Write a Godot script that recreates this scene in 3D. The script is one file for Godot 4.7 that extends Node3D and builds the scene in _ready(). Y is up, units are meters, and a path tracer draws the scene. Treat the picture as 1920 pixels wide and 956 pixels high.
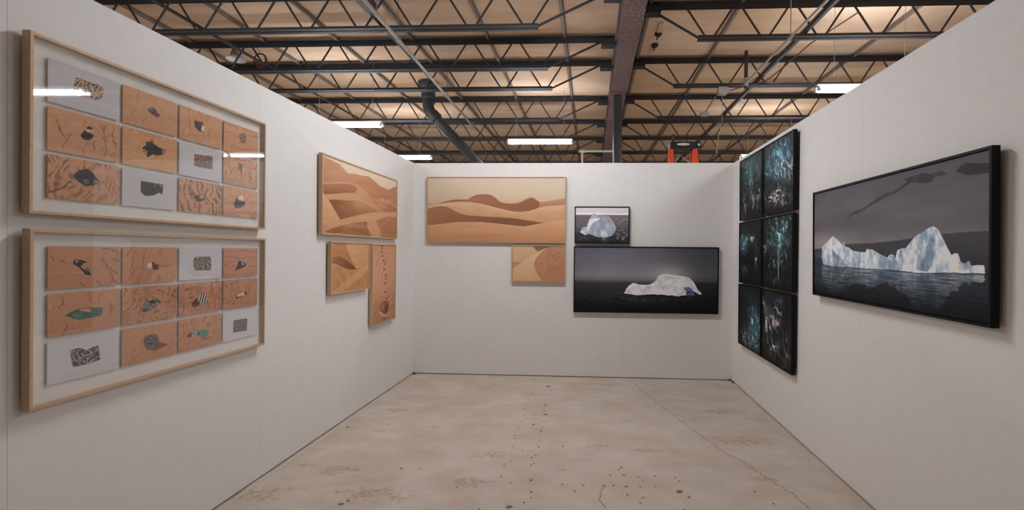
extends Node3D
# A booth of white panels in a warehouse, hung with framed photographs.
# Booth: left wall x = XL, right wall x = XR, back wall z = ZB, panels HW high. The camera stands at the origin's x and z.

const XL := -2.0397
const XR := 1.5984
const ZB := -5.1639
const HW := 2.44
const CHORD_TOP := 4.45
const CHORD_LOW := 4.07
const DECK := 4.525
const LAMP_Y := 3.47
const HALL := [-9.3, 9.1, -16.6, 5.6]      # x0, x1, z0, z1 of the hall

# Outlines of what the prints show, in print coordinates (0..1 from the top left corner), and marks of the floor in metres.
const DUNE := [
	[0.001,0.396,0.034,0.4,0.071,0.419,0.139,0.419,0.14,1.087,0.002,1.087],
	[0.071,0.419,0.102,0.392,0.138,0.368,0.175,0.349,0.212,0.34,0.273,0.34,0.298,0.345,0.323,0.577,0.071,0.577],
	[0.273,0.36,0.298,0.34,0.322,0.298,0.346,0.274,0.371,0.26,0.395,0.255,0.426,0.255,0.457,0.264,0.481,0.289,0.506,0.329,0.53,0.373,0.555,0.395,0.604,0.404,0.653,0.396,0.683,0.37,0.708,0.338,0.732,0.311,0.751,0.298,0.769,0.298,0.788,0.336,0.818,0.379,0.831,0.416,0.825,0.631,0.274,0.631],
	[0.604,0.388,0.647,0.373,0.69,0.336,0.726,0.303,0.751,0.29,0.769,0.293,0.778,0.314,0.751,0.311,0.714,0.342,0.683,0.379,0.653,0.4,0.628,0.404],
	[0.815,0.379,0.873,0.365,0.934,0.342,1.008,0.315,1.008,0.55,0.815,0.55],
	[-0.008,0.443,0.034,0.432,0.077,0.417,0.157,0.391,0.236,0.379,0.298,0.38,0.383,0.404,0.445,0.436,0.506,0.471,0.598,0.518,0.641,0.532,0.678,0.537,0.739,0.523,0.776,0.497,0.812,0.464,0.873,0.438,1.008,0.419,1.009,1.087,-0.007,1.087],
	[-0.008,0.499,0.022,0.475,0.053,0.455,0.096,0.447,0.139,0.454,0.175,0.49,0.206,0.533,0.237,0.561,0.298,0.591,0.384,0.605,0.445,0.611,0.531,0.619,0.617,0.631,0.715,0.659,0.77,0.679,0.813,0.694,0.874,0.698,0.813,0.819,-0.008,0.846],
	[-0.008,0.754,0.078,0.734,0.157,0.714,0.225,0.699,0.298,0.693,0.384,0.694,0.482,0.709,0.568,0.73,0.641,0.749,0.715,0.76,0.77,0.74,0.843,0.705,0.935,0.671,1.009,0.642,1.009,1.087,-0.007,1.087],
	[-0.008,0.915,0.078,0.91,0.201,0.907,0.323,0.889,0.446,0.875,0.568,0.883,0.752,0.913,1.009,0.94,1.009,1.087,-0.007,1.087],
]
const DUNES := [
	[-0.009,-0.018,0.718,-0.018,0.707,0.018,0.495,0.153,0.378,0.261,0.178,0.468,-0.009,0.652],
	[-0.009,0.465,0.178,0.459,0.143,0.505,-0.009,0.652],
	[0.384,-0.018,0.401,0.027,0.448,0.108,0.495,0.159,0.613,0.072,0.718,0.009,0.718,-0.018],
	[-0.009,0.652,0.178,0.468,0.378,0.261,0.542,0.123,0.707,0.014,0.847,-0.018,1.012,-0.018,1.012,1.027,-0.009,1.027],
	[0.73,-0.018,0.683,0.04,0.601,0.13,0.542,0.216,0.484,0.306,0.448,0.387,0.439,0.45,0.425,0.541,0.448,0.649,0.484,0.739,0.498,0.811,0.542,0.901,0.601,1.018,1.012,1.018,1.012,-0.018],
	[0.73,-0.018,0.683,0.04,0.601,0.13,0.542,0.216,0.484,0.306,0.448,0.387,0.439,0.45,0.425,0.541,0.448,0.649,0.484,0.739,0.498,0.811,0.542,0.901,0.601,1.018],
]
const DUNEL := [
	[-0.014,0.016,0.063,0.033,0.124,0.048,0.188,0.059,0.232,0.102,0.271,0.141,0.359,0.109,0.459,0.102,0.551,0.08,0.62,0.113,0.723,0.181,0.8,0.184,0.855,0.192,0.896,0.161,0.946,0.116,1.032,0.069,1.039,1.045,-0.017,1.029],
	[-0.014,0.016,0.063,0.033,0.124,0.048,0.188,0.059,0.232,0.102,0.271,0.141,0.255,0.195,0.178,0.248,0.075,0.296,-0.012,0.337],
	[0.271,0.141,0.359,0.109,0.459,0.102,0.551,0.08,0.62,0.113,0.723,0.181,0.8,0.277,0.999,0.307,0.739,0.372,0.594,0.393,0.512,0.326,0.384,0.263,0.312,0.202],
	[-0.021,0.379,0.116,0.321,0.255,0.276,0.36,0.263,0.46,0.297,0.539,0.363,0.651,0.409,0.739,0.364,0.881,0.369,0.948,0.436,1.035,0.451,1.039,1.045,-0.017,1.029],
	[-0.021,0.392,0.116,0.331,0.255,0.287,0.348,0.28,0.397,0.323,0.361,0.385,0.223,0.428,0.117,0.468,0.027,0.502,-0.02,0.5],
	[0.539,0.363,0.622,0.401,0.68,0.448,0.77,0.427,0.898,0.431,1.035,0.502,1.036,0.604,0.802,0.572,0.71,0.535,0.623,0.462],
	[0.057,0.565,0.148,0.538,0.257,0.526,0.398,0.485,0.487,0.508,0.568,0.549,0.711,0.581,0.596,0.63,0.488,0.67,0.4,0.705,0.293,0.754,0.19,0.805,0.15,0.741,0.118,0.669],
	[-0.02,0.463,0.018,0.5,0.062,0.566,0.118,0.669,0.19,0.805,0.099,0.846,-0.018,0.893],
	[-0.018,0.887,0.099,0.846,0.193,0.805,0.4,0.705,0.596,0.63,0.834,0.574,1.035,0.527,1.039,1.045,-0.017,1.029],
	[0.021,0.991,0.089,0.941,0.161,0.899,0.248,0.862,0.34,0.827,0.522,0.779,0.527,0.859,0.557,0.923,0.587,0.998,0.402,1.002,0.227,0.995],
	[0.653,0.748,0.757,0.69,0.866,0.636,0.984,0.633,1.036,0.655,1.039,1.045,0.744,1.014,0.713,0.892],
]
const SQ := [
	[-0.029,-0.01,0.331,0.001,0.425,0.198,0.533,0.387,0.648,0.551,0.357,0.566,0.154,0.485,-0.019,0.399],
	[-0.022,0.302,0.174,0.263,0.275,0.3,0.377,0.343,0.509,0.443,0.648,0.551,0.511,0.558,0.382,0.535,0.254,0.475,0.128,0.425,-0.02,0.388],
	[0.33,-0.021,1.039,-0.02,1.02,0.416,0.802,0.493,0.648,0.551,0.533,0.387,0.425,0.198],
	[-0.02,0.377,0.128,0.425,0.279,0.49,0.408,0.544,0.564,0.566,0.648,0.551,0.802,0.493,1.02,0.416,1.035,1.066,-0.028,1.02],
	[-0.028,1.031,0.287,0.815,0.592,0.644,0.803,0.534,1.02,0.416,1.024,0.582,0.701,0.781,0.366,0.949,0.192,1.041],
]
const STRIP := [
	[0.393,-0,0.368,0.036,0.362,0.087,0.399,0.138,0.455,0.203,0.51,0.245,0.486,0.32,0.552,0.393,0.563,0.439,0.512,0.502,0.54,0.62,0.589,0.707],
	[0.284,0.787,0.39,0.729,0.567,0.726,0.729,0.761,0.71,0.853,0.621,0.913,0.442,0.913,0.308,0.839],
	[0.011,0.758,0.154,0.716],
	[0.309,0.865,0.442,0.906,0.6,0.944,0.759,0.909],
]
const BERG := [
	[-0.014,0.558,0.142,0.541,0.278,0.515,0.452,0.515,0.648,0.497,0.618,0.499,0.736,0.479,0.839,0.467,0.907,0.464,1.007,0.463,1.004,0.741,0.616,0.787,-0.014,0.742],
	[0.07,0.631,0.073,0.539,0.118,0.495,0.172,0.438,0.218,0.481,0.257,0.529,0.262,0.495,0.269,0.532,0.309,0.551,0.329,0.574,0.378,0.587,0.425,0.588,0.429,0.562,0.469,0.568,0.519,0.608,0.559,0.631,0.573,0.607,0.594,0.607,0.602,0.644,0.616,0.572,0.648,0.56,0.63,0.564,0.659,0.558,0.689,0.503,0.718,0.464,0.736,0.455,0.755,0.434,0.777,0.419,0.791,0.414,0.81,0.436,0.824,0.479,0.837,0.517,0.85,0.562,0.865,0.605,0.876,0.594,0.89,0.594,0.898,0.628,0.9,0.646,0.916,0.657,0.925,0.643,0.932,0.641,0.939,0.668,0.96,0.663,0.983,0.663,0.986,0.712,0.852,0.722,0.716,0.735,0.604,0.727,0.494,0.726,0.397,0.726,0.288,0.722,0.166,0.724,0.086,0.71],
	[0.712,0.708,0.717,0.627,0.74,0.579,0.763,0.533,0.781,0.469,0.794,0.444,0.799,0.522,0.795,0.612,0.784,0.677,0.762,0.724],
	[0.166,0.554,0.201,0.604,0.267,0.664,0.278,0.714,0.172,0.72],
	[0.273,0.282,0.31,0.256,0.34,0.234,0.398,0.22,0.444,0.194,0.496,0.154,0.546,0.127,0.577,0.131,0.607,0.119,0.665,0.079,0.652,0.059,0.672,0.049,0.711,0.044,0.748,0.041,0.779,0.062,0.821,0.051,0.845,0.086,0.792,0.09,0.779,0.115,0.739,0.111,0.682,0.09,0.62,0.133,0.607,0.145,0.577,0.15,0.529,0.175,0.444,0.213,0.37,0.257],
	[0.88,0.08,0.899,0.05,0.921,0.039,0.952,0.06,1.01,0.076,1.01,0.131,0.958,0.126,0.924,0.12],
	[-0.014,0.696,0.086,0.71,0.166,0.724,0.288,0.722,0.397,0.726,0.494,0.726,0.604,0.727,0.716,0.735,0.852,0.722,1.005,0.714,1.002,1.059,-0.028,1.045],
	[0.166,0.731,0.24,0.726,0.228,0.909,0.177,0.892],
	[0.309,0.791,0.406,0.759,0.604,0.731,0.678,0.745,0.837,0.736,0.851,0.895,0.827,0.962,0.752,0.903,0.657,0.86,0.542,0.819,0.424,0.879,0.277,0.913],
]
const ICEB := [
	[0.349,0.715,0.357,0.676,0.367,0.634,0.383,0.593,0.4,0.564,0.416,0.545,0.446,0.566,0.473,0.574,0.506,0.577,0.53,0.568,0.553,0.541,0.569,0.515,0.582,0.466,0.598,0.428,0.624,0.405,0.67,0.41,0.71,0.424,0.763,0.436,0.795,0.447,0.812,0.466,0.829,0.514,0.842,0.55,0.852,0.594,0.862,0.638,0.879,0.673,0.892,0.702,0.883,0.722,0.863,0.704,0.836,0.668,0.804,0.655,0.786,0.673,0.783,0.729,0.732,0.748,0.647,0.736,0.541,0.723,0.488,0.733,0.441,0.74,0.394,0.724],
	[0.764,0.613,0.803,0.599,0.833,0.654,0.804,0.67,0.786,0.673],
	[0.788,0.685,0.83,0.668,0.844,0.726,0.804,0.753,0.783,0.744],
	[0.599,0.554,0.645,0.493,0.684,0.466,0.724,0.467,0.763,0.51,0.79,0.553],
	[0.354,0.691,0.407,0.629,0.46,0.604],
	[0.361,0.708,0.42,0.658],
	[0.52,0.624,0.606,0.575,0.672,0.587,0.751,0.643,0.784,0.671],
	[0.726,0.732,0.765,0.686,0.784,0.679],
	[0.441,0.746,0.488,0.739,0.541,0.732,0.647,0.745,0.732,0.755,0.783,0.744,0.844,0.741],
]
const ICES := [
	[0.21,0.552,0.226,0.474,0.241,0.395,0.26,0.325,0.3,0.229,0.352,0.165,0.387,0.22,0.498,0.225,0.544,0.201,0.615,0.232,0.662,0.301,0.704,0.397,0.734,0.466,0.758,0.536,0.77,0.592,0.742,0.703,0.689,0.809,0.607,0.836,0.526,0.849,0.409,0.846,0.316,0.79,0.257,0.752,0.188,0.798,0.084,0.705,0.118,0.597,0.152,0.553],
	[0.215,0.578,0.232,0.474,0.26,0.378,0.3,0.325,0.358,0.306,0.428,0.305,0.481,0.278,0.435,0.357,0.377,0.393,0.325,0.455,0.279,0.543,0.257,0.656,0.228,0.683],
	[0.3,0.229,0.352,0.165,0.387,0.22,0.405,0.262,0.312,0.316,0.266,0.334],
	[0.465,0.61,0.513,0.662,0.56,0.705,0.56,0.836,0.49,0.846,0.461,0.785],
	[0.604,0.398,0.664,0.52,0.7,0.677,0.666,0.783,0.606,0.678,0.57,0.521],
	[0.084,0.705,0.124,0.658,0.176,0.735,0.194,0.796],
]
const TILE := {
	"U00": [[0.362,0.241,0.43,0.24,0.547,0.242,0.705,0.243,0.749,0.302,0.732,0.502,0.67,0.63,0.549,0.642,0.432,0.673,0.33,0.659,0.318,0.506,0.34,0.354], [0.33,0.559,0.432,0.563,0.549,0.621,0.525,0.654,0.432,0.673,0.33,0.659]],
	"U10": [[0.424,0.51,0.453,0.421,0.49,0.359,0.557,0.404,0.614,0.433,0.573,0.549,0.506,0.601,0.454,0.58], [0.504,0.283,0.549,0.23,0.598,0.271,0.572,0.309,0.52,0.32], [0.49,0.385,0.535,0.325,0.577,0.312,0.55,0.381], [0.124,0.275,0.145,0.45,0.22,0.692,0.194,0.925], [0.759,0.187,0.768,0.425,0.809,0.679,0.77,0.909], [0.896,0.073,0.898,0.319,0.949,0.601], [0.22,0.717,0.303,0.533], [0.627,0.586,0.613,0.776]],
	"U20": [[0.328,0.427,0.363,0.329,0.406,0.266,0.523,0.193,0.599,0.264,0.646,0.357,0.717,0.472,0.647,0.555,0.496,0.635,0.393,0.525], [0.616,0.444,0.717,0.459,0.709,0.522,0.601,0.566], [0.451,0.485,0.539,0.437,0.555,0.538,0.495,0.604], [0.012,0.873,0.09,0.82,0.143,0.759,0.211,0.7,0.307,0.584]],
	"U01": [[0.427,0.448,0.513,0.354,0.568,0.378,0.609,0.461,0.658,0.5,0.617,0.602,0.515,0.558,0.441,0.502], [0.44,0.441,0.514,0.375,0.541,0.433,0.487,0.499], [0.568,0.481,0.651,0.482,0.624,0.588,0.542,0.555], [0.276,-0.051,0.245,0.183,0.216,0.513,0.13,0.769,0.058,0.918], [0.409,0.658,0.357,0.822,0.319,0.939], [0.471,0,0.459,0.149], [0.822,0.528,0.999,0.489]],
	"U11": [[0.348,0.435,0.413,0.351,0.386,0.261,0.452,0.276,0.505,0.205,0.532,0.286,0.601,0.302,0.629,0.343,0.699,0.349,0.707,0.534,0.602,0.58,0.534,0.572,0.481,0.631,0.434,0.687,0.414,0.653,0.44,0.523,0.348,0.475], [0.685,0.354,0.784,0.361,0.756,0.497,0.686,0.552]],
	"U21": [[0.314,0.279,0.445,0.281,0.566,0.289,0.736,0.28,0.717,0.571,0.65,0.543,0.554,0.63,0.46,0.669,0.381,0.674,0.348,0.621,0.316,0.587], [0.566,0.293,0.582,0.295,0.591,0.406,0.577,0.409], [0.634,0.289,0.736,0.282,0.722,0.398,0.677,0.366]],
	"U02": [[0.323,0.326,0.393,0.32,0.468,0.321,0.506,0.375,0.492,0.523,0.546,0.613,0.47,0.624,0.395,0.584,0.336,0.51], [0.499,0.439,0.56,0.388,0.573,0.509,0.531,0.613,0.477,0.57], [0.468,0.321,0.498,0.267,0.559,0.351,0.529,0.405], [0.202,-0.042,0.212,0.307,0.213,0.504,0.228,0.635,0.201,0.883], [0.391,-0.056,0.436,0.063,0.467,0.189], [0.657,-0.043,0.635,0.112,0.598,0.334], [0.546,0.643,0.54,0.85], [0.716,0.407,0.64,0.729,0.688,0.917], [0.039,0.715,0.138,0.928], [0.847,0.647,0.915,0.918], [0.337,0.769,0.346,0.926]],
	"U12": [[0.327,0.28,0.521,0.248,0.768,0.213,0.767,0.627,0.593,0.647,0.438,0.658,0.329,0.64]],
	"U22": [[0.315,0.531,0.394,0.459,0.461,0.411,0.573,0.389,0.6,0.546,0.514,0.62,0.412,0.661], [0.436,0.473,0.53,0.397,0.582,0.492,0.496,0.554]],
	"U03": [[0.418,0.331,0.473,0.218,0.606,0.175,0.631,0.406,0.59,0.559,0.457,0.586], [0.016,0.094,0.216,0.06,0.38,0.111], [0.491,0.053,0.624,0.042,0.703,0.193,0.842,0.219,1.006,0.178], [0.186,0.733,0.385,0.804,0.535,0.83,0.766,0.691,1.01,0.652], [0.026,0.359,0.2,0.331,0.382,0.379]],
	"U13": [[0.402,0.24,0.503,0.196,0.542,0.3,0.527,0.51,0.431,0.46], [0.515,0.359,0.579,0.289,0.602,0.464,0.57,0.558,0.522,0.511]],
	"U23": [[0.304,0.522,0.343,0.363,0.405,0.262,0.499,0.231,0.586,0.292,0.62,0.415,0.588,0.576,0.482,0.683,0.346,0.717,0.295,0.662], [0.385,0.33,0.436,0.249,0.51,0.234,0.579,0.293,0.602,0.418,0.512,0.434,0.406,0.389]],
	"L00": [[0.317,0.379,0.348,0.316,0.44,0.326,0.524,0.386,0.459,0.409,0.427,0.497,0.487,0.582,0.544,0.585,0.578,0.72,0.497,0.689,0.441,0.579,0.394,0.495,0.331,0.428], [0.348,0.34,0.403,0.325,0.394,0.366,0.358,0.405], [0.478,0.516,0.544,0.519,0.554,0.619,0.497,0.582], [0.469,0.646,0.578,0.712,0.497,0.697], [0.03,0.246,0.088,0.348], [0.155,0.311,0.216,0.407], [0.749,0.292,0.79,0.464,0.874,0.675,0.917,0.887,1.013,0.994], [0.872,0.286,1.01,0.394], [0.727,0.004,0.892,0.087,0.977,0.183], [0.863,0.536,0.958,0.681], [0.642,0.876,0.732,1.004], [0.433,0.871,0.489,0.992]],
	"L10": [[0.216,0.548,0.281,0.489,0.385,0.416,0.493,0.402,0.557,0.414,0.753,0.44,0.738,0.647,0.606,0.668,0.417,0.685,0.326,0.645,0.274,0.575], [0.386,0.443,0.493,0.413,0.565,0.437,0.589,0.539,0.525,0.518,0.447,0.483], [0.311,0.535,0.432,0.493,0.463,0.609,0.371,0.642], [0.573,0.439,0.687,0.447,0.704,0.605,0.606,0.626], [0.282,0.701,0.246,0.851,0.203,0.984], [0.171,0.1,0.179,0.284,0.151,0.383], [0.555,0.021,0.556,0.27], [0.702,0.126,0.694,0.322], [0.873,0.382,0.882,0.586]],
	"L20": [[0.287,0.299,0.314,0.276,0.435,0.276,0.513,0.363,0.593,0.32,0.674,0.291,0.704,0.413,0.712,0.67,0.531,0.713,0.331,0.703,0.308,0.546]],
	"L01": [[0.432,0.475,0.458,0.448,0.508,0.441,0.527,0.593,0.447,0.603,0.428,0.55], [0.508,0.441,0.545,0.404,0.583,0.482,0.647,0.503,0.635,0.647,0.546,0.632,0.521,0.593], [0.419,0.008,0.348,0.268,0.339,0.694,0.258,0.999], [0.218,0.102,0.162,0.392,0.13,0.679], [0.16,0.012,0.06,0.281], [0.69,0.042,0.646,0.254], [0.255,0.523,0.042,0.976], [0.928,0.695,0.957,0.896], [0.648,0.523,0.886,0.544], [0.649,0.792,0.599,0.979], [0.807,0.805,0.833,0.728]],
	"L11": [[0.317,0.658,0.345,0.519,0.375,0.446,0.479,0.397,0.549,0.39,0.621,0.375,0.709,0.449,0.64,0.56,0.498,0.681,0.346,0.709], [0.427,0.415,0.585,0.428,0.595,0.498,0.514,0.502], [0.346,0.598,0.48,0.651,0.411,0.722,0.326,0.673], [0.549,0.395,0.639,0.383,0.621,0.448]],
	"L21": [[0.372,0.377,0.414,0.284,0.519,0.266,0.627,0.332,0.66,0.465,0.647,0.624,0.557,0.736,0.434,0.689,0.381,0.539], [0.416,0.497,0.52,0.503,0.556,0.555,0.468,0.553], [0.433,0.582,0.539,0.589,0.53,0.721,0.451,0.681], [0.646,0.515,0.739,0.585,0.852,0.663,0.684,0.719,0.548,0.76], [0.415,0.337,0.501,0.309,0.591,0.362,0.555,0.433,0.45,0.428], [0.414,0.244,0.364,0.375,0.33,0.522]],
	"L02": [[0.32,0.294,0.506,0.286,0.714,0.285,0.743,0.506,0.735,0.73,0.365,0.715,0.315,0.604]],
	"L12": [[0.427,0.523,0.455,0.411,0.513,0.341,0.586,0.391,0.647,0.559,0.656,0.659,0.604,0.69,0.472,0.706,0.435,0.621], [0.274,0.67,0.357,0.521,0.427,0.504,0.472,0.696,0.401,0.77,0.316,0.744]],
	"L22": [[0.294,0.479,0.349,0.408,0.406,0.404,0.506,0.427,0.639,0.443,0.692,0.471,0.685,0.579,0.641,0.626,0.567,0.703,0.479,0.638,0.407,0.578,0.336,0.548], [0.185,0.533,0.239,0.444,0.287,0.448,0.281,0.59,0.212,0.588], [0.516,0.708,0.626,0.701,0.664,0.772,0.582,0.777], [0.407,0.54,0.435,0.45,0.492,0.486,0.45,0.591], [0.364,0.45,0.406,0.443,0.378,0.541]],
	"L03": [[0.383,0.597,0.4,0.512,0.435,0.431,0.525,0.473,0.645,0.565,0.614,0.656,0.491,0.715,0.332,0.771,0.314,0.765], [0.498,0.504,0.553,0.517,0.581,0.606,0.526,0.625], [0.022,0.104,0.24,0.124,0.577,0.069,0.802,0.123,1.017,0.122], [0.024,0.291,0.276,0.305,0.452,0.351,0.766,0.346,1.018,0.305], [0.025,0.561,0.175,0.504,0.312,0.423,0.416,0.34], [0.042,0.572,0.193,0.642,0.313,0.637], [0.028,0.893,0.178,0.942,0.368,0.919], [0.602,0.904,0.789,0.895,0.964,0.862], [0.73,0.657,0.981,0.624]],
	"L13": [[0.347,0.563,0.48,0.506,0.616,0.438,0.663,0.566,0.499,0.607,0.374,0.653], [0.347,0.563,0.374,0.556,0.401,0.668,0.357,0.672], [0.588,0.478,0.625,0.428,0.672,0.556,0.617,0.57], [0.374,0.642,0.498,0.585,0.499,0.618,0.392,0.666]],
	"L23": [[0.285,0.335,0.328,0.324,0.671,0.334,0.694,0.377,0.684,0.763,0.647,0.775,0.28,0.743]],
}
const FLOOR_CHIPS := [[-0.433,-4.788,0.0194],[-0.392,-4.65,0.0075],[-0.5,-4.599,0.0037],[-0.587,-4.932,0.004],[-0.58,-4.763,0.0039],[-0.572,-4.504,0.0036],[-0.576,-4.356,0.0053],[-0.4,-4.528,0.0037],[-0.403,-4.225,0.0103],[-0.401,-4.17,0.0101],[-0.575,-4.197,0.0034],[-0.569,-4.069,0.0049],[-0.567,-3.926,0.0048],[-0.482,-3.932,0.0048],[-0.397,-4.044,0.0098],[-0.38,-3.953,0.0144],[-0.566,-3.776,0.0031],[-0.455,-3.719,0.0105],[-0.38,-3.798,0.0046],[-0.374,-3.669,0.003],[-0.567,-3.629,0.0029],[-0.376,-3.593,0.0087],[-0.384,-3.556,0.0058],[-0.562,-3.49,0.0028],[-0.564,-3.43,0.0028],[-0.37,-3.41,0.0041],[-0.555,-3.281,0.0053],[-0.365,-3.294,0.0053],[-0.474,-3.234,0.0039],[-0.369,-3.158,0.0064],[-0.392,-3.117,0.0076],[-0.381,-3.007,0.0061],[-0.366,-3.034,0.0025],[-0.188,-3.315,0.004],[-0.358,-2.808,0.0091],[-0.552,-2.841,0.0034],[-0.475,-2.771,0.0045],[-0.337,-2.67,0.0076],[-0.365,-2.554,0.0062],[-0.44,-2.507,0.0142],[-0.332,-2.608,0.0032],[-0.603,-2.474,0.003],[-1.81,-4.51,0.0091],[-1.943,-3.558,0.0115],[-1.225,-2.906,0.0082],[-1.099,-2.907,0.0024],[-1.386,-2.473,0.012],[-1.363,-2.509,0.0091],[-0.795,-2.697,0.0044],[-1.641,-3.638,0.0029],[-0.56,-2.989,0.0024],[-0.526,-3.053,0.0025],[-0.189,-3.319,0.0043],[0.218,-3.014,0.0078],[0.201,-2.986,0.0051],[0.142,-2.907,0.005],[0.229,-2.912,0.0075],[0.318,-2.896,0.005],[0.343,-2.853,0.0037],[0.425,-2.913,0.005],[0.551,-2.899,0.005],[0.568,-2.858,0.0049],[0.154,-2.779,0.0036],[0.233,-2.77,0.0083],[0.317,-2.773,0.0048],[0.41,-2.784,0.006],[0.231,-2.675,0.0057],[0.319,-2.648,0.0045],[0.297,-2.594,0.0045],[0.546,-2.732,0.0152],[0.588,-2.674,0.008],[-0.158,-2.77,0.0048],[-0.03,-2.771,0.0048],[-0.079,-2.696,0.0046],[-0.364,-2.555,0.0055],[0.535,-2.541,0.0044],[0.996,-2.761,0.0047],[1.058,-2.635,0.0045],[0.101,-2.768,0.0036]]
const FLOOR_CRACKS := [[0.481,-5.009,0.61,-4.467,0.649,-4.343,0.768,-3.961,0.82,-3.775,0.89,-3.545,0.982,-3.279,1.065,-3.121,1.125,-2.969,1.187,-2.823,1.218,-2.747,1.232,-2.644,1.246,-2.582],[0.095,-2.787,0.075,-2.695,0.07,-2.62,0.096,-2.522]]
const FLOOR_STAINS := [-1.73,-3.965,-1.255,-3.607,-1.851,-2.911,-1.596,-2.857,-1.989,-2.541,-0.728,-2.761,-1.769,-2.606,-1.661,-3.503,-0.7,-3.144,-1.274,-2.577,0.199,-4.892,0.083,-3.331,0.34,-3.849,0.943,-4.393,1.238,-4.149,1.197,-3.511,0.432,-3.289,-0.179,-2.955,1.116,-2.914]
var M := {}
var taken := {}


# ---------------------------------------------------------------- naming and tagging
func numbered(called: String) -> String:
	if not taken.has(called):
		taken[called] = 0
		return called
	taken[called] += 1
	return "%s_%03d" % [called, taken[called]]


func tag(o: Node3D, label: String, category: String, group := "", kind := "") -> void:
	o.set_meta("label", label)
	o.set_meta("category", category)
	if group:
		o.set_meta("group", group)
	if kind:
		o.set_meta("kind", kind)


func thing(called: String, label: String, category: String, at := Vector3.ZERO, group := "", kind := "") -> Node3D:
	var o := Node3D.new()
	o.name = numbered(called)
	add_child(o)
	o.position = at
	tag(o, label, category, group, kind)
	return o


func part(called: String, mesh: Mesh, material: Material, parent: Node, at := Vector3.ZERO, label := "") -> MeshInstance3D:
	var o := MeshInstance3D.new()
	o.name = called
	o.mesh = mesh
	o.material_override = material
	o.position = at
	parent.add_child(o, true)
	if label:
		o.set_meta("label", label)
	return o


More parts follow.
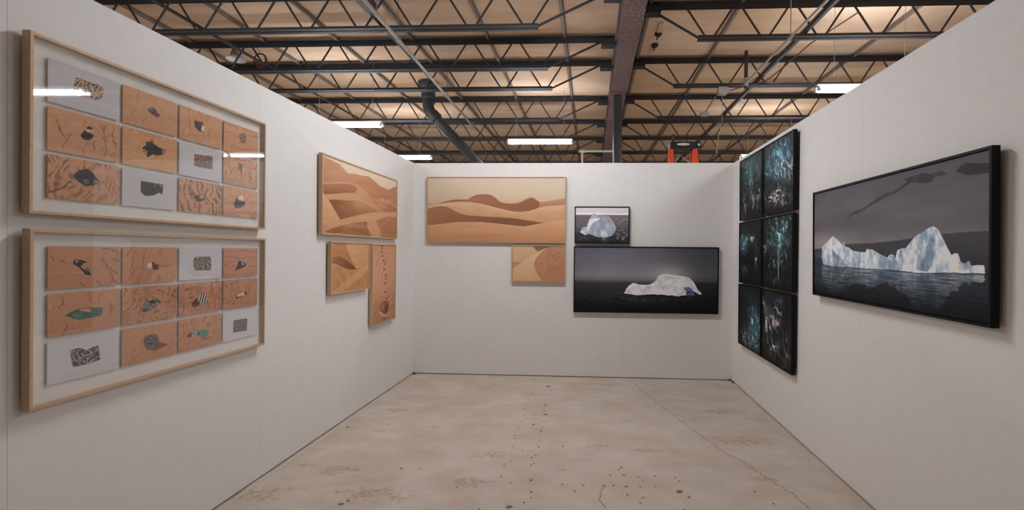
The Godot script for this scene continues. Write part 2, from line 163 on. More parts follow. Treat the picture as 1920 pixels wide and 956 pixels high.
# ---------------------------------------------------------------- mesh builder
class Build:
	var v := PackedVector3Array()
	var n := PackedVector3Array()
	var t := PackedVector2Array()

	func tri(a: Vector3, b: Vector3, c: Vector3, na: Vector3, nb: Vector3, nc: Vector3, ua := Vector2.ZERO, ub := Vector2.ZERO, uc := Vector2.ZERO) -> void:
		v.append_array(PackedVector3Array([a, c, b]))
		n.append_array(PackedVector3Array([na, nc, nb]))
		t.append_array(PackedVector2Array([ua, uc, ub]))

	func quad(a: Vector3, b: Vector3, c: Vector3, d: Vector3, full_uv := false) -> void:   # counter-clockwise seen from outside
		var k := (b - a).cross(c - a)
		if k.length() < 1e-12:
			k = (c - a).cross(d - a)
		k = k.normalized()
		var uv := [Vector2(0, 1), Vector2(1, 1), Vector2(1, 0), Vector2(0, 0)]
		if not full_uv:
			var x := (b - a).length()
			var y := (d - a).length()
			uv = [Vector2(0, 0), Vector2(x, 0), Vector2(x, y), Vector2(0, y)]
		tri(a, b, c, k, k, k, uv[0], uv[1], uv[2])
		tri(a, c, d, k, k, k, uv[0], uv[2], uv[3])

	func box(p: Vector3, q: Vector3) -> Build:
		var a := p.min(q)
		var b := p.max(q)
		quad(Vector3(a.x, a.y, b.z), Vector3(b.x, a.y, b.z), Vector3(b.x, b.y, b.z), Vector3(a.x, b.y, b.z))
		quad(Vector3(b.x, a.y, a.z), Vector3(a.x, a.y, a.z), Vector3(a.x, b.y, a.z), Vector3(b.x, b.y, a.z))
		quad(Vector3(b.x, a.y, b.z), Vector3(b.x, a.y, a.z), Vector3(b.x, b.y, a.z), Vector3(b.x, b.y, b.z))
		quad(Vector3(a.x, a.y, a.z), Vector3(a.x, a.y, b.z), Vector3(a.x, b.y, b.z), Vector3(a.x, b.y, a.z))
		quad(Vector3(a.x, b.y, b.z), Vector3(b.x, b.y, b.z), Vector3(b.x, b.y, a.z), Vector3(a.x, b.y, a.z))
		quad(Vector3(a.x, a.y, a.z), Vector3(b.x, a.y, a.z), Vector3(b.x, a.y, b.z), Vector3(a.x, a.y, b.z))
		return self

	func mid(c: Vector3, s: Vector3) -> Build:
		return box(c - s / 2, c + s / 2)

	# a box with its four edges along axis z cut by e
	func bevel(c: Vector3, s: Vector3, e: float) -> Build:
		var x := s.x / 2
		var y := s.y / 2
		prism(PackedVector2Array([Vector2(c.x - x + e, c.y - y), Vector2(c.x + x - e, c.y - y), Vector2(c.x + x, c.y - y + e), Vector2(c.x + x, c.y + y - e), Vector2(c.x + x - e, c.y + y), Vector2(c.x - x + e, c.y + y), Vector2(c.x - x, c.y + y - e), Vector2(c.x - x, c.y - y + e)]), c.z - s.z / 2, c.z + s.z / 2)
		return self

	# polygon in x, y (counter-clockwise) drawn out along z
	func prism(poly: PackedVector2Array, z0: float, z1: float, lay := Basis.IDENTITY) -> Build:
		if Geometry2D.is_polygon_clockwise(poly):
			poly.reverse()
		var idx := Geometry2D.triangulate_polygon(poly)
		var f := lay * Vector3(0, 0, 1)
		for i in range(0, idx.size(), 3):
			var a := poly[idx[i]]
			var b := poly[idx[i + 1]]
			var c := poly[idx[i + 2]]
			if (b - a).cross(c - a) < 0:
				var s := b
				b = c
				c = s
			tri(lay * Vector3(a.x, a.y, z1), lay * Vector3(b.x, b.y, z1), lay * Vector3(c.x, c.y, z1), f, f, f, a, b, c)
			tri(lay * Vector3(a.x, a.y, z0), lay * Vector3(c.x, c.y, z0), lay * Vector3(b.x, b.y, z0), -f, -f, -f, a, c, b)
		for i in poly.size():
			var a := poly[i]
			var b := poly[(i + 1) % poly.size()]
			quad(lay * Vector3(a.x, a.y, z0), lay * Vector3(b.x, b.y, z0), lay * Vector3(b.x, b.y, z1), lay * Vector3(a.x, a.y, z1))
		return self

	func tube(path: Array, r: float, sides := 8, caps := true) -> Build:
		var rings := []
		var ahead := Vector3.ZERO
		var side := Vector3.ZERO
		for i in path.size():
			var p: Vector3 = path[i]
			var before: Vector3 = path[maxi(i - 1, 0)]
			var after: Vector3 = path[mini(i + 1, path.size() - 1)]
			ahead = ((p - before).normalized() + (after - p).normalized()).normalized() if i > 0 and i < path.size() - 1 else (after - before).normalized()
			if i == 0:
				side = ahead.cross(Vector3.UP if absf(ahead.y) < 0.9 else Vector3.RIGHT).normalized()
			else:
				side = (side - ahead * side.dot(ahead)).normalized()
			var up := side.cross(ahead)
			var ring := []
			for k in sides + 1:
				var a := TAU * k / sides
				var o := side * cos(a) + up * sin(a)
				ring.append([p + o * r, o])
			rings.append(ring)
			if caps and (i == 0 or i == path.size() - 1):
				var way := ahead if i > 0 else -ahead
				for k in sides:
					if i > 0:
						tri(p, ring[k + 1][0], ring[k][0], way, way, way)
					else:
						tri(p, ring[k][0], ring[k + 1][0], way, way, way)
		for i in rings.size() - 1:
			for k in sides:
				var a = rings[i][k]
				var b = rings[i][k + 1]
				var c = rings[i + 1][k + 1]
				var d = rings[i + 1][k]
				tri(a[0], c[0], b[0], a[1], c[1], b[1])
				tri(a[0], d[0], c[0], a[1], d[1], c[1])
		return self

	# profile of (radius, height), turned round the y axis
	func lathe(profile: Array, at: Vector3, sides := 16) -> Build:
		for i in profile.size() - 1:
			var p: Vector2 = profile[i]
			var q: Vector2 = profile[i + 1]
			var e := (q - p).normalized()
			for k in sides:
				var a := TAU * k / sides
				var b := TAU * (k + 1) / sides
				var na := Vector3(cos(a) * e.y, -e.x, -sin(a) * e.y)
				var nb := Vector3(cos(b) * e.y, -e.x, -sin(b) * e.y)
				var pa := at + Vector3(cos(a) * p.x, p.y, -sin(a) * p.x)
				var pb := at + Vector3(cos(b) * p.x, p.y, -sin(b) * p.x)
				var qa := at + Vector3(cos(a) * q.x, q.y, -sin(a) * q.x)
				var qb := at + Vector3(cos(b) * q.x, q.y, -sin(b) * q.x)
				tri(pa, pb, qb, na, nb, nb)
				tri(pa, qb, qa, na, nb, na)
		return self

	func done() -> ArrayMesh:
		var a := []
		a.resize(Mesh.ARRAY_MAX)
		a[Mesh.ARRAY_VERTEX] = v
		a[Mesh.ARRAY_NORMAL] = n
		a[Mesh.ARRAY_TEX_UV] = t
		var m := ArrayMesh.new()
		m.add_surface_from_arrays(Mesh.PRIMITIVE_TRIANGLES, a)
		return m


# ---------------------------------------------------------------- a canvas for flat print
class Canvas:
	var w: int
	var h: int
	var d: PackedFloat32Array
	var rough := FastNoiseLite.new()
	var soft := FastNoiseLite.new()
	var cells := FastNoiseLite.new()

	func _init(w_: int, h_: int, number: int, base: Color) -> void:
		w = w_
		h = h_
		d.resize(w * h * 3)
		rough.seed = number
		rough.noise_type = FastNoiseLite.TYPE_SIMPLEX
		rough.frequency = 1.0
		rough.fractal_octaves = 5
		soft.seed = number + 50
		soft.noise_type = FastNoiseLite.TYPE_SIMPLEX
		soft.frequency = 1.0
		soft.fractal_octaves = 1
		cells.seed = number + 90
		cells.noise_type = FastNoiseLite.TYPE_CELLULAR
		cells.cellular_return_type = FastNoiseLite.RETURN_DISTANCE2_SUB
		cells.frequency = 1.0
		cells.fractal_type = FastNoiseLite.FRACTAL_NONE
		for i in w * h:
			d[i * 3] = base.r
			d[i * 3 + 1] = base.g
			d[i * 3 + 2] = base.b

	func mix(x: int, y: int, c: Color, a: float) -> void:
		var i := (y * w + x) * 3
		d[i] += (c.r - d[i]) * a
		d[i + 1] += (c.g - d[i + 1]) * a
		d[i + 2] += (c.b - d[i + 2]) * a

	# colours from top to bottom, [v, colour] each
	func bands(stops: Array, amount := 0.0, grain := 6.0) -> void:
		for y in h:
			var f := float(y) / h
			var c: Color = stops[-1][1]
			for i in stops.size() - 1:
				if f >= stops[i][0] and f < stops[i + 1][0]:
					c = stops[i][1].lerp(stops[i + 1][1], (f - stops[i][0]) / (stops[i + 1][0] - stops[i][0]))
					break
			for x in w:
				var k := 1.0 + (amount * rough.get_noise_2d(grain * x / h, grain * 3.0 * f) if amount > 0 else 0.0)
				mix(x, y, Color(c.r * k, c.g * k, c.b * k), 1.0)

	# a polygon (flat list of u, v) whose colour runs from a to b between two print points
	func area(pts: Array, a: Color, b: Color, from := Vector2(0, 0), to := Vector2(0, 1), amount := 0.035, grain := 2.0, stretch := 4.0, alpha := 1.0) -> void:
		var m := pts.size() / 2
		var low := 9.0
		var high := -9.0
		for i in m:
			low = minf(low, pts[i * 2 + 1])
			high = maxf(high, pts[i * 2 + 1])
		var way := to - from
		var reach := maxf(way.length_squared(), 1e-9)
		var ratio := float(w) / h
		for y in range(clampi(int(low * h), 0, h - 1), clampi(int(high * h) + 1, 0, h - 1) + 1):
			var f := (y + 0.5) / h
			var cuts := []
			for i in m:
				var j := (i + 1) % m
				var y0: float = pts[i * 2 + 1]
				var y1: float = pts[j * 2 + 1]
				if (y0 <= f) != (y1 <= f):
					cuts.append(pts[i * 2] + (pts[j * 2] - pts[i * 2]) * (f - y0) / (y1 - y0))
			cuts.sort()
			for k in range(0, cuts.size() - 1, 2):
				for x in range(maxi(roundi(cuts[k] * w), 0), mini(roundi(cuts[k + 1] * w), w)):
					var p := Vector2((x + 0.5) / w, f)
					var c := a.lerp(b, clampf((p - from).dot(way) / reach, 0, 1))
					if amount > 0:
						var s := 1.0 + amount * rough.get_noise_2d(p.x * ratio * grain, p.y * grain * stretch)
						c = Color(c.r * s, c.g * s, c.b * s)
					mix(x, y, c, alpha)

	# a patch of mottled matter inside a polygon: "spots", "stripes" or "crumple"
	func mottled(pts: Array, kind: String, a: Color, b: Color, grain := 14.0) -> void:
		var keep := d.duplicate()
		area(pts, Color(9, 9, 9), Color(9, 9, 9), Vector2.ZERO, Vector2.ONE, 0.0)
		var ratio := float(w) / h
		for y in h:
			for x in w:
				var i := (y * w + x) * 3
				if d[i] < 5.0:
					continue
				var u := float(x) / h
				var f := float(y) / h
				var s := 0.0
				if kind == "spots":
					s = 1.0 - smoothstep(0.2, 0.38, cells.get_noise_2d(u * grain, f * grain * 1.3) + 1.0)
				elif kind == "bands":
					s = smoothstep(-0.3, 0.3, sin((u * 0.95 + f * 0.3 - 0.25 * (f - 0.5) * (f - 0.5)) * grain * 3.2))
				elif kind == "stripes":
					s = smoothstep(-0.25, 0.25, sin((u * 0.9 + f * 0.35 + 0.1 * soft.get_noise_2d(u * 6, f * 6)) * grain * 3.2 + 1.3 * sin(f * 11)))
				else:
					s = clampf(0.5 + 0.9 * rough.get_noise_2d(u * grain * 0.6, f * grain * 0.7), 0, 1)
				var c := a.lerp(b, s)
				d[i] = keep[i]
				d[i + 1] = keep[i + 1]
				d[i + 2] = keep[i + 2]
				mix(x, y, c, 1.0)

	# broken planes of ice inside a polygon, between two colours
	func facets(pts: Array, a: Color, b: Color, grain: float, lean := 1.0) -> void:
		var keep := d.duplicate()
		area(pts, Color(9, 9, 9), Color(9, 9, 9), Vector2.ZERO, Vector2.ONE, 0.0)
		cells.cellular_return_type = FastNoiseLite.RETURN_CELL_VALUE
		for y in h:
			for x in w:
				var i := (y * w + x) * 3
				if d[i] < 5.0:
					continue
				d[i] = keep[i]
				d[i + 1] = keep[i + 1]
				d[i + 2] = keep[i + 2]
				var u := float(x) / h
				var f := float(y) / h
				var e := Vector2(rough.get_noise_2d(u * 9, f * 9), rough.get_noise_2d(u * 9 + 60, f * 9)) * 0.05
				var s := 0.5 + 0.28 * cells.get_noise_2d((u + e.x) * grain, (f + e.y) * grain * lean) + 0.2 * cells.get_noise_2d((u + e.y) * grain * 2.3, (f + e.x) * grain * 2.3 * lean) + 0.5 * rough.get_noise_2d(u * grain * 1.4, f * grain * lean)
				mix(x, y, a.lerp(b, clampf(s, 0, 1)), 1.0)
		cells.cellular_return_type = FastNoiseLite.RETURN_DISTANCE2_SUB

	# water below a line of (u, v) points mirrors what stands above it
	func mirrored(shore: Array, alpha: float, reach: float) -> void:
		var keep := d.duplicate()
		for x in w:
			var u := (x + 0.5) / w
			var edge: float = shore[1]
			for i in shore.size() / 2 - 1:
				if u >= shore[i * 2] and u <= shore[i * 2 + 2]:
					edge = lerpf(shore[i * 2 + 1], shore[i * 2 + 3], (u - shore[i * 2]) / maxf(shore[i * 2 + 2] - shore[i * 2], 1e-6))
			for y in range(maxi(int(edge * h) + 1, 0), h):
				var f := float(y) / h
				var down := f - edge
				var wave := rough.get_noise_2d(u * 14, f * 70)
				var sx := clampi(x + int(wave * 14 * (0.3 + down * 4)), 0, w - 1)
				var sy := clampi(int((edge - down * 1.05 - 0.004 + wave * 0.05 * (down + 0.05)) * h), 0, h - 1)
				var j := (sy * w + sx) * 3
				mix(x, y, Color(keep[j], keep[j + 1], keep[j + 2]), alpha * clampf(1.0 - down / reach, 0, 1) * clampf(0.75 + 0.8 * rough.get_noise_2d(u * 5, f * 60 + 7), 0, 1))

	# a line of the given width in pixels
	func line(pts: Array, width: float, c: Color, alpha := 1.0, wobble := 0.0) -> void:
		for i in pts.size() / 2 - 1:
			var p := Vector2(pts[i * 2] * w, pts[i * 2 + 1] * h)
			var q := Vector2(pts[i * 2 + 2] * w, pts[i * 2 + 3] * h)
			var e := width + 1.5 + wobble
			for y in range(maxi(int(minf(p.y, q.y) - e), 0), mini(int(maxf(p.y, q.y) + e) + 1, h)):
				for x in range(maxi(int(minf(p.x, q.x) - e), 0), mini(int(maxf(p.x, q.x) + e) + 1, w)):
					var s := Vector2(x + 0.5, y + 0.5)
					if wobble > 0:
						s += Vector2(soft.get_noise_2d(x * 0.03, y * 0.03) + 0.3 * soft.get_noise_2d(x * 0.12, y * 0.12), soft.get_noise_2d(x * 0.03 + 40, y * 0.03)) * wobble * 0.6
					var g := Geometry2D.get_closest_point_to_segment(s, p, q).distance_to(s)
					var k := clampf((width / 2 - g) + 0.5, 0, 1)
					if k > 0:
						mix(x, y, c, k * alpha)

	func spot(u: float, f: float, ru: float, rv: float, c: Color, alpha := 1.0, ragged := 0.3) -> void:
		for y in range(maxi(int((f - rv * 1.5) * h), 0), mini(int((f + rv * 1.5) * h) + 1, h)):
			for x in range(maxi(int((u - ru * 1.5) * w), 0), mini(int((u + ru * 1.5) * w) + 1, w)):
				var g := Vector2((float(x) / w - u) / ru, (float(y) / h - f) / rv).length() + ragged * (soft.get_noise_2d(x * 0.05, y * 0.07) + 0.4 * soft.get_noise_2d(x * 0.15, y * 0.2))
				mix(x, y, c, alpha * (1.0 - smoothstep(0.8, 1.1, g)))

	# a soft round patch
	func bloom(u: float, f: float, ru: float, rv: float, c: Color, alpha := 1.0) -> void:
		for y in range(maxi(int((f - rv * 2) * h), 0), mini(int((f + rv * 2) * h) + 1, h)):
			for x in range(maxi(int((u - ru * 2) * w), 0), mini(int((u + ru * 2) * w) + 1, w)):
				var g := Vector2((float(x) / w - u) / ru, (float(y) / h - f) / rv).length_squared()
				mix(x, y, c, alpha * exp(-g * 1.6))

	# wind ripples in sand: thin darker crests across the direction given in degrees
	func ripples(degrees: float, count: float, warp: float, depth: float, dark: Color, box := [0.0, 0.0, 1.0, 1.0], sure := 0.0) -> void:
		var way := Vector2.from_angle(deg_to_rad(degrees))
		for y in range(int(box[1] * h), int(box[3] * h)):
			for x in range(int(box[0] * w), int(box[2] * w)):
				var p := Vector2(float(x) / h, float(y) / h)
				var s := p.dot(way) * count + warp * (soft.get_noise_2d(p.x * 1.3, p.y * 1.3) + 0.22 * soft.get_noise_2d(p.x * 3.6, p.y * 3.6 + 9))
				var f := fposmod(s, 1.0)
				var crest := exp(-pow((f - 0.5) * 7.5, 2)) if f < 0.5 else exp(-pow((f - 0.5) * 3.5, 2))
				var edge := minf(minf(float(x) / w - box[0], box[2] - float(x) / w), minf(float(y) / h - box[1], box[3] - float(y) / h)) if box[2] - box[0] < 0.99 or box[3] - box[1] < 0.99 else 1.0
				var there := clampf(0.55 + sure + 1.1 * soft.get_noise_2d(p.x * 3 + 31, p.y * 3), 0, 1) * smoothstep(0.0, 0.08, edge)
				mix(x, y, dark, depth * crest * there)
				var lit := exp(-pow((f - 0.36) * 9, 2))
				var i := (y * w + x) * 3
				var k := 1.0 + 0.10 * lit * there * depth
				d[i] *= k
				d[i + 1] *= k
				d[i + 2] *= k

	# bright strands within a soft patch, on a dark ground
	func strands(u: float, f: float, ru: float, rv: float, degrees: float, grain: float, stretch: float, c: Color, alpha: float, fine := 5.0, swirl := 0.03, broken := 0.0) -> void:
		var way := Vector2.from_angle(deg_to_rad(degrees))
		var off := way.orthogonal()
		for y in range(maxi(int((f - rv * 1.6) * h), 0), mini(int((f + rv * 1.6) * h) + 1, h)):
			for x in range(maxi(int((u - ru * 1.6) * w), 0), mini(int((u + ru * 1.6) * w) + 1, w)):
				var g := Vector2((float(x) / w - u) / ru, (float(y) / h - f) / rv).length_squared()
				var near := exp(-g * 1.4)
				if near < 0.02:
					continue
				var p := Vector2(float(x) / h, float(y) / h)
				p += Vector2(soft.get_noise_2d(p.x * 5, p.y * 5), soft.get_noise_2d(p.x * 5 + 70, p.y * 5)) * swirl
				var s := 1.0 - absf(rough.get_noise_2d(p.dot(way) * grain * 0.55 / stretch + u * 31, p.dot(off) * grain * 0.55 + f * 17)) * 1.9
				var k := 1.0
				if broken > 0:
					k = lerpf(1.0, smoothstep(-0.15, 0.35, rough.get_noise_2d(p.dot(way) * grain * 0.3 + 50, p.dot(off) * grain * 0.5 + u * 9)), broken)
				mix(x, y, c, clampf(alpha * near * k * pow(maxf(s, 0.0), fine), 0, 1))

	func grain(amount: float) -> void:
		for i in w * h:
			var k := 1.0 + amount * rough.get_noise_2d((i % w) * 0.7, (i / w) * 0.7)
			d[i * 3] *= k
			d[i * 3 + 1] *= k
			d[i * 3 + 2] *= k

	# the picture; gain turns colours seen under the booth's light into base colours
	func picture(gain: float) -> ImageTexture:
		var table := PackedByteArray()
		for i in 1025:
			var l := minf(Color(i / 1024.0, 0, 0).srgb_to_linear().r * gain, 1.0)
			table.append(clampi(roundi(Color(l, 0, 0).linear_to_srgb().r * 255), 0, 255))
		var bytes := PackedByteArray()
		bytes.resize(w * h * 3)
		for i in w * h * 3:
			bytes[i] = table[clampi(int(d[i] * 1024), 0, 1024)]
		return ImageTexture.create_from_image(Image.create_from_data(w, h, false, Image.FORMAT_RGB8, bytes))


func rgb(r: int, g: int, b: int) -> Color:
	return Color(r / 255.0, g / 255.0, b / 255.0)


func paper(t: Texture2D, roughness := 0.6) -> StandardMaterial3D:
	var m := StandardMaterial3D.new()
	m.albedo_texture = t
	m.roughness = roughness
	m.metallic_specular = 0.25
	m.texture_repeat = false
	return m


func plain(c: Color, roughness := 0.6, metallic := 0.0) -> StandardMaterial3D:
	var m := StandardMaterial3D.new()
	m.albedo_color = c
	m.roughness = roughness
	m.metallic = metallic
	return m


# ---------------------------------------------------------------- what the prints show
func print_wide_dunes() -> ImageTexture:
	var c := Canvas.new(640, 294, 11, rgb(206, 186, 162))
	c.bands([[0.0, rgb(207, 189, 166)], [0.25, rgb(204, 184, 160)], [0.45, rgb(196, 168, 140)], [1.0, rgb(196, 160, 130)]], 0.012)
	var p := DUNE
	c.area(p[0], rgb(196, 160, 128), rgb(190, 150, 118))
	c.area(p[1], rgb(150, 112, 84), rgb(140, 100, 74), Vector2(0, 0.34), Vector2(0, 0.5))
	c.area(p[2], rgb(160, 112, 84), rgb(138, 94, 72), Vector2(0.4, 0.26), Vector2(0.7, 0.52))
	c.area(p[3], rgb(206, 170, 140), rgb(188, 146, 116), Vector2(0.68, 0.3), Vector2(0.74, 0.4))
	c.area(p[4], rgb(186, 140, 108), rgb(172, 122, 92), Vector2(0, 0.34), Vector2(0, 0.45))
	c.area(p[5], rgb(212, 174, 140), rgb(190, 144, 108), Vector2(0, 0.4), Vector2(0, 0.68))
	c.area(p[6], rgb(160, 118, 86), rgb(128, 88, 62), Vector2(0.05, 0.44), Vector2(0.5, 0.72))
	c.area(p[7], rgb(206, 164, 128), rgb(192, 142, 106), Vector2(0, 0.62), Vector2(0, 0.9))
	c.area(p[8], rgb(190, 140, 104), rgb(184, 132, 96), Vector2(0, 0.87), Vector2(0, 1))
	c.line(p[5].slice(4, 28), 1.6, rgb(226, 192, 158), 0.8)
	c.line(p[7].slice(18, 28), 1.6, rgb(222, 184, 148), 0.7)
	c.grain(0.02)
	return c.picture(1.2)


func print_dune_edge() -> ImageTexture:
	var c := Canvas.new(300, 204, 12, rgb(200, 166, 130))
	var p := DUNES
	c.area(p[0], rgb(206, 176, 140), rgb(194, 160, 124), Vector2(0, 0), Vector2(0.4, 0.6))
	c.area(p[1], rgb(190, 142, 108), rgb(182, 132, 98))
	c.area(p[2], rgb(138, 110, 80), rgb(128, 98, 68), Vector2(0.4, 0), Vector2(0.6, 0.2), 0.4, 40.0)
	c.area(p[3], rgb(212, 178, 142), rgb(204, 166, 128), Vector2(0.2, 0.4), Vector2(0.4, 1))
	c.area(p[4], rgb(184, 134, 104), rgb(178, 128, 98), Vector2(0.5, 0.3), Vector2(1, 1), 0.05)
	c.ripples(62, 17, 1.4, 0.6, rgb(128, 82, 58), [0.62, 0.12, 1.0, 0.8], 0.25)
	c.line(p[5], 2.6, rgb(128, 86, 62), 0.9, 2.0)
	return c.picture(1.2)


func print_dune_field() -> ImageTexture:
	var c := Canvas.new(560, 258, 13, rgb(214, 192, 166))
	c.bands([[0.0, rgb(216, 196, 170)], [1.0, rgb(208, 182, 152)]], 0.01)
	var p := DUNEL
	c.area(p[0], rgb(180, 130, 100), rgb(172, 122, 92))
	c.area(p[1], rgb(186, 136, 104), rgb(166, 114, 86), Vector2(0.1, 0.05), Vector2(0.1, 0.45))
	c.area(p[2], rgb(184, 134, 104), rgb(168, 116, 88), Vector2(0.5, 0.1), Vector2(0.6, 0.5))
	c.area(p[3], rgb(200, 154, 118), rgb(186, 138, 104), Vector2(0, 0.35), Vector2(0.3, 0.8))
	c.area(p[4], rgb(160, 112, 84), rgb(140, 94, 68), Vector2(0.1, 0.36), Vector2(0.1, 0.5))
	c.area(p[5], rgb(176, 126, 96), rgb(160, 110, 82), Vector2(0.6, 0.4), Vector2(0.9, 0.6))
	c.area(p[6], rgb(130, 88, 60), rgb(172, 124, 92), Vector2(0.1, 0.6), Vector2(0.7, 0.66), 0.16, 40.0, 0.12)
	c.area(p[7], rgb(206, 162, 124), rgb(196, 150, 112), Vector2(0, 0.5), Vector2(0.1, 0.8))
	c.area(p[8], rgb(198, 150, 114), rgb(184, 136, 102), Vector2(0, 0.7), Vector2(0, 1))
	c.area(p[9], rgb(142, 98, 68), rgb(150, 104, 74), Vector2(0.1, 0.8), Vector2(0.6, 1.0), 0.1)
	c.area(p[10], rgb(176, 126, 96), rgb(160, 110, 82), Vector2(0.7, 0.65), Vector2(0.9, 1.0), 0.08)
	c.bloom(0.14, 0.2, 0.16, 0.12, rgb(196, 146, 114), 0.5)
	c.bloom(0.5, 0.3, 0.2, 0.1, rgb(196, 148, 116), 0.4)
	c.bloom(0.42, 0.53, 0.16, 0.1, rgb(210, 166, 130), 0.55)
	c.bloom(0.25, 0.62, 0.08, 0.05, rgb(166, 118, 88), 0.5)
	c.bloom(0.3, 0.86, 0.25, 0.04, rgb(208, 162, 126), 0.5)
	c.bloom(0.86, 0.84, 0.1, 0.12, rgb(152, 104, 78), 0.4)
	c.bloom(0.75, 0.48, 0.12, 0.05, rgb(206, 160, 126), 0.5)
	c.line(p[3].slice(2, 12), 2.0, rgb(214, 172, 136), 0.7)
	c.line(p[0].slice(2, 8), 2.0, rgb(140, 96, 70), 0.6)
	c.grain(0.03)
	return c.picture(1.22)


func print_dune_hollow() -> ImageTexture:
	var c := Canvas.new(300, 204, 14, rgb(190, 140, 100))
	var p := SQ
	c.area(p[0], rgb(186, 134, 94), rgb(164, 112, 76), Vector2(0.1, 0), Vector2(0.4, 0.5))
	c.area(p[2], rgb(206, 158, 116), rgb(190, 142, 100), Vector2(0.5, 0), Vector2(0.8, 0.5))
	c.area(p[3], rgb(190, 144, 100), rgb(180, 132, 90), Vector2(0.2, 0.5), Vector2(0.6, 1))
	c.ripples(12, 20, 1.0, 0.65, rgb(122, 80, 48), [0.0, 0.42, 0.42, 1.0], 0.3)
	c.ripples(78, 16, 1.2, 0.6, rgb(130, 88, 56), [0.4, 0.55, 1.0, 1.0], 0.2)
	c.area(p[4], rgb(206, 164, 118), rgb(212, 168, 122), Vector2(0, 1), Vector2(1, 0.4), 0.05, 6.0, 3.0, 0.5)
	c.area(p[1], rgb(150, 102, 70), rgb(112, 72, 48), Vector2(0.05, 0.4), Vector2(0.55, 0.6))
	return c.picture(1.22)


func print_sand_track() -> ImageTexture:
	var c := Canvas.new(220, 333, 15, rgb(194, 146, 118))
	c.bands([[0.0, rgb(190, 142, 116)], [0.4, rgb(200, 150, 120)], [0.8, rgb(186, 134, 104)], [1.0, rgb(176, 124, 94)]], 0.03)
	var p := STRIP
	c.ripples(40, 9, 0.8, 0.55, rgb(136, 90, 68), [0.0, 0.66, 0.42, 1.0], 0.3)
	c.ripples(40, 10, 0.8, 0.6, rgb(136, 86, 66), [0.62, 0.62, 1.0, 1.0], 0.3)
	c.ripples(42, 7, 0.6, 0.3, rgb(150, 104, 80), [0.08, 0.02, 0.5, 0.5], 0.0)
	var q: Array = p[0]
	for i in q.size() / 2:
		var u: float = q[i * 2]
		var f: float = q[i * 2 + 1]
		var s := 0.6 + 0.5 * f
		c.line([u + 0.16 * s, f - 0.035, u + 0.02, f + 0.012], 4.0, rgb(128, 86, 62), 0.6, 3.0)
		c.line([u - 0.14 * s, f + 0.0, u, f + 0.03], 3.0, rgb(216, 172, 142), 0.6, 2.0)
		c.bloom(u, f, 0.045, 0.02, rgb(110, 70, 50), 0.85)
		c.bloom(u + 0.05, f + 0.026, 0.035, 0.007, rgb(224, 182, 152), 0.8)
	c.area(p[1], rgb(156, 110, 82), rgb(118, 78, 56), Vector2(0.45, 0.75), Vector2(0.62, 0.88), 0.25, 9.0, 1.0, 0.85)
	c.bloom(0.6, 0.84, 0.1, 0.06, rgb(96, 62, 44), 0.9)
	c.bloom(0.42, 0.86, 0.09, 0.04, rgb(126, 84, 60), 0.7)
	c.line(p[3], 6.0, rgb(220, 178, 148), 0.85, 5.0)
	c.bloom(0.55, 0.965, 0.16, 0.025, rgb(120, 80, 58), 0.8)
	return c.picture(1.22)


func print_ice_shore() -> ImageTexture:
	var c := Canvas.new(320, 212, 16, rgb(80, 78, 86))
	c.bands([[0.0, rgb(196, 190, 194)], [0.12, rgb(188, 184, 190)], [0.2, rgb(226, 216, 210)], [0.215, rgb(96, 90, 94)], [0.5, rgb(84, 80, 88)], [0.8, rgb(48, 46, 54)], [1.0, rgb(28, 28, 34)]], 0.04)
	c.line([0.5, 0.145, 0.72, 0.15, 0.95, 0.13], 1.6, rgb(128, 122, 126), 0.7, 2.0)
	c.strands(0.5, 0.38, 0.9, 0.2, 0, 44, 6, rgb(176, 170, 172), 0.6, 4.0, 0.008, 0.8)
	c.strands(0.88, 0.36, 0.2, 0.12, -4, 30, 6, rgb(226, 212, 202), 0.9, 2.5, 0.008, 0.8)
	c.strands(0.12, 0.55, 0.25, 0.2, 4, 30, 5, rgb(160, 156, 162), 0.6, 4.0, 0.008, 0.8)
	c.strands(0.88, 0.8, 0.16, 0.2, -10, 18, 3, rgb(236, 228, 222), 1.0, 1.8, 0.012, 0.9)
	c.strands(0.1, 0.9, 0.25, 0.08, 6, 30, 5, rgb(170, 166, 172), 0.8, 3.0, 0.008, 0.7)
	c.strands(0.55, 0.94, 0.12, 0.06, 0, 26, 4, rgb(190, 186, 190), 0.8, 3.0, 0.008, 0.7)
	var p := ICES
	c.facets(p[0], rgb(112, 120, 136), rgb(166, 172, 184), 3.0, 0.7)
	c.area(p[1], rgb(206, 208, 214), rgb(176, 182, 194), Vector2(0.3, 0.3), Vector2(0.4, 0.7), 0.06)
	c.area(p[2], rgb(150, 156, 168), rgb(160, 166, 178))
	c.area(p[4], rgb(168, 174, 184), rgb(140, 148, 162), Vector2(0.6, 0.4), Vector2(0.7, 0.8), 0.1, 8.0, 1.0, 0.7)
	c.strands(0.55, 0.8, 0.07, 0.12, 70, 16, 2, rgb(238, 240, 242), 1.0, 1.5)
	c.area(p[5], rgb(226, 226, 228), rgb(190, 192, 198))
	c.line(p[0].slice(2, 14), 2.0, rgb(90, 90, 98), 0.6)
	c.line(p[0].slice(16, 30), 2.0, rgb(112, 112, 120), 0.6)
	return c.picture(1.6)


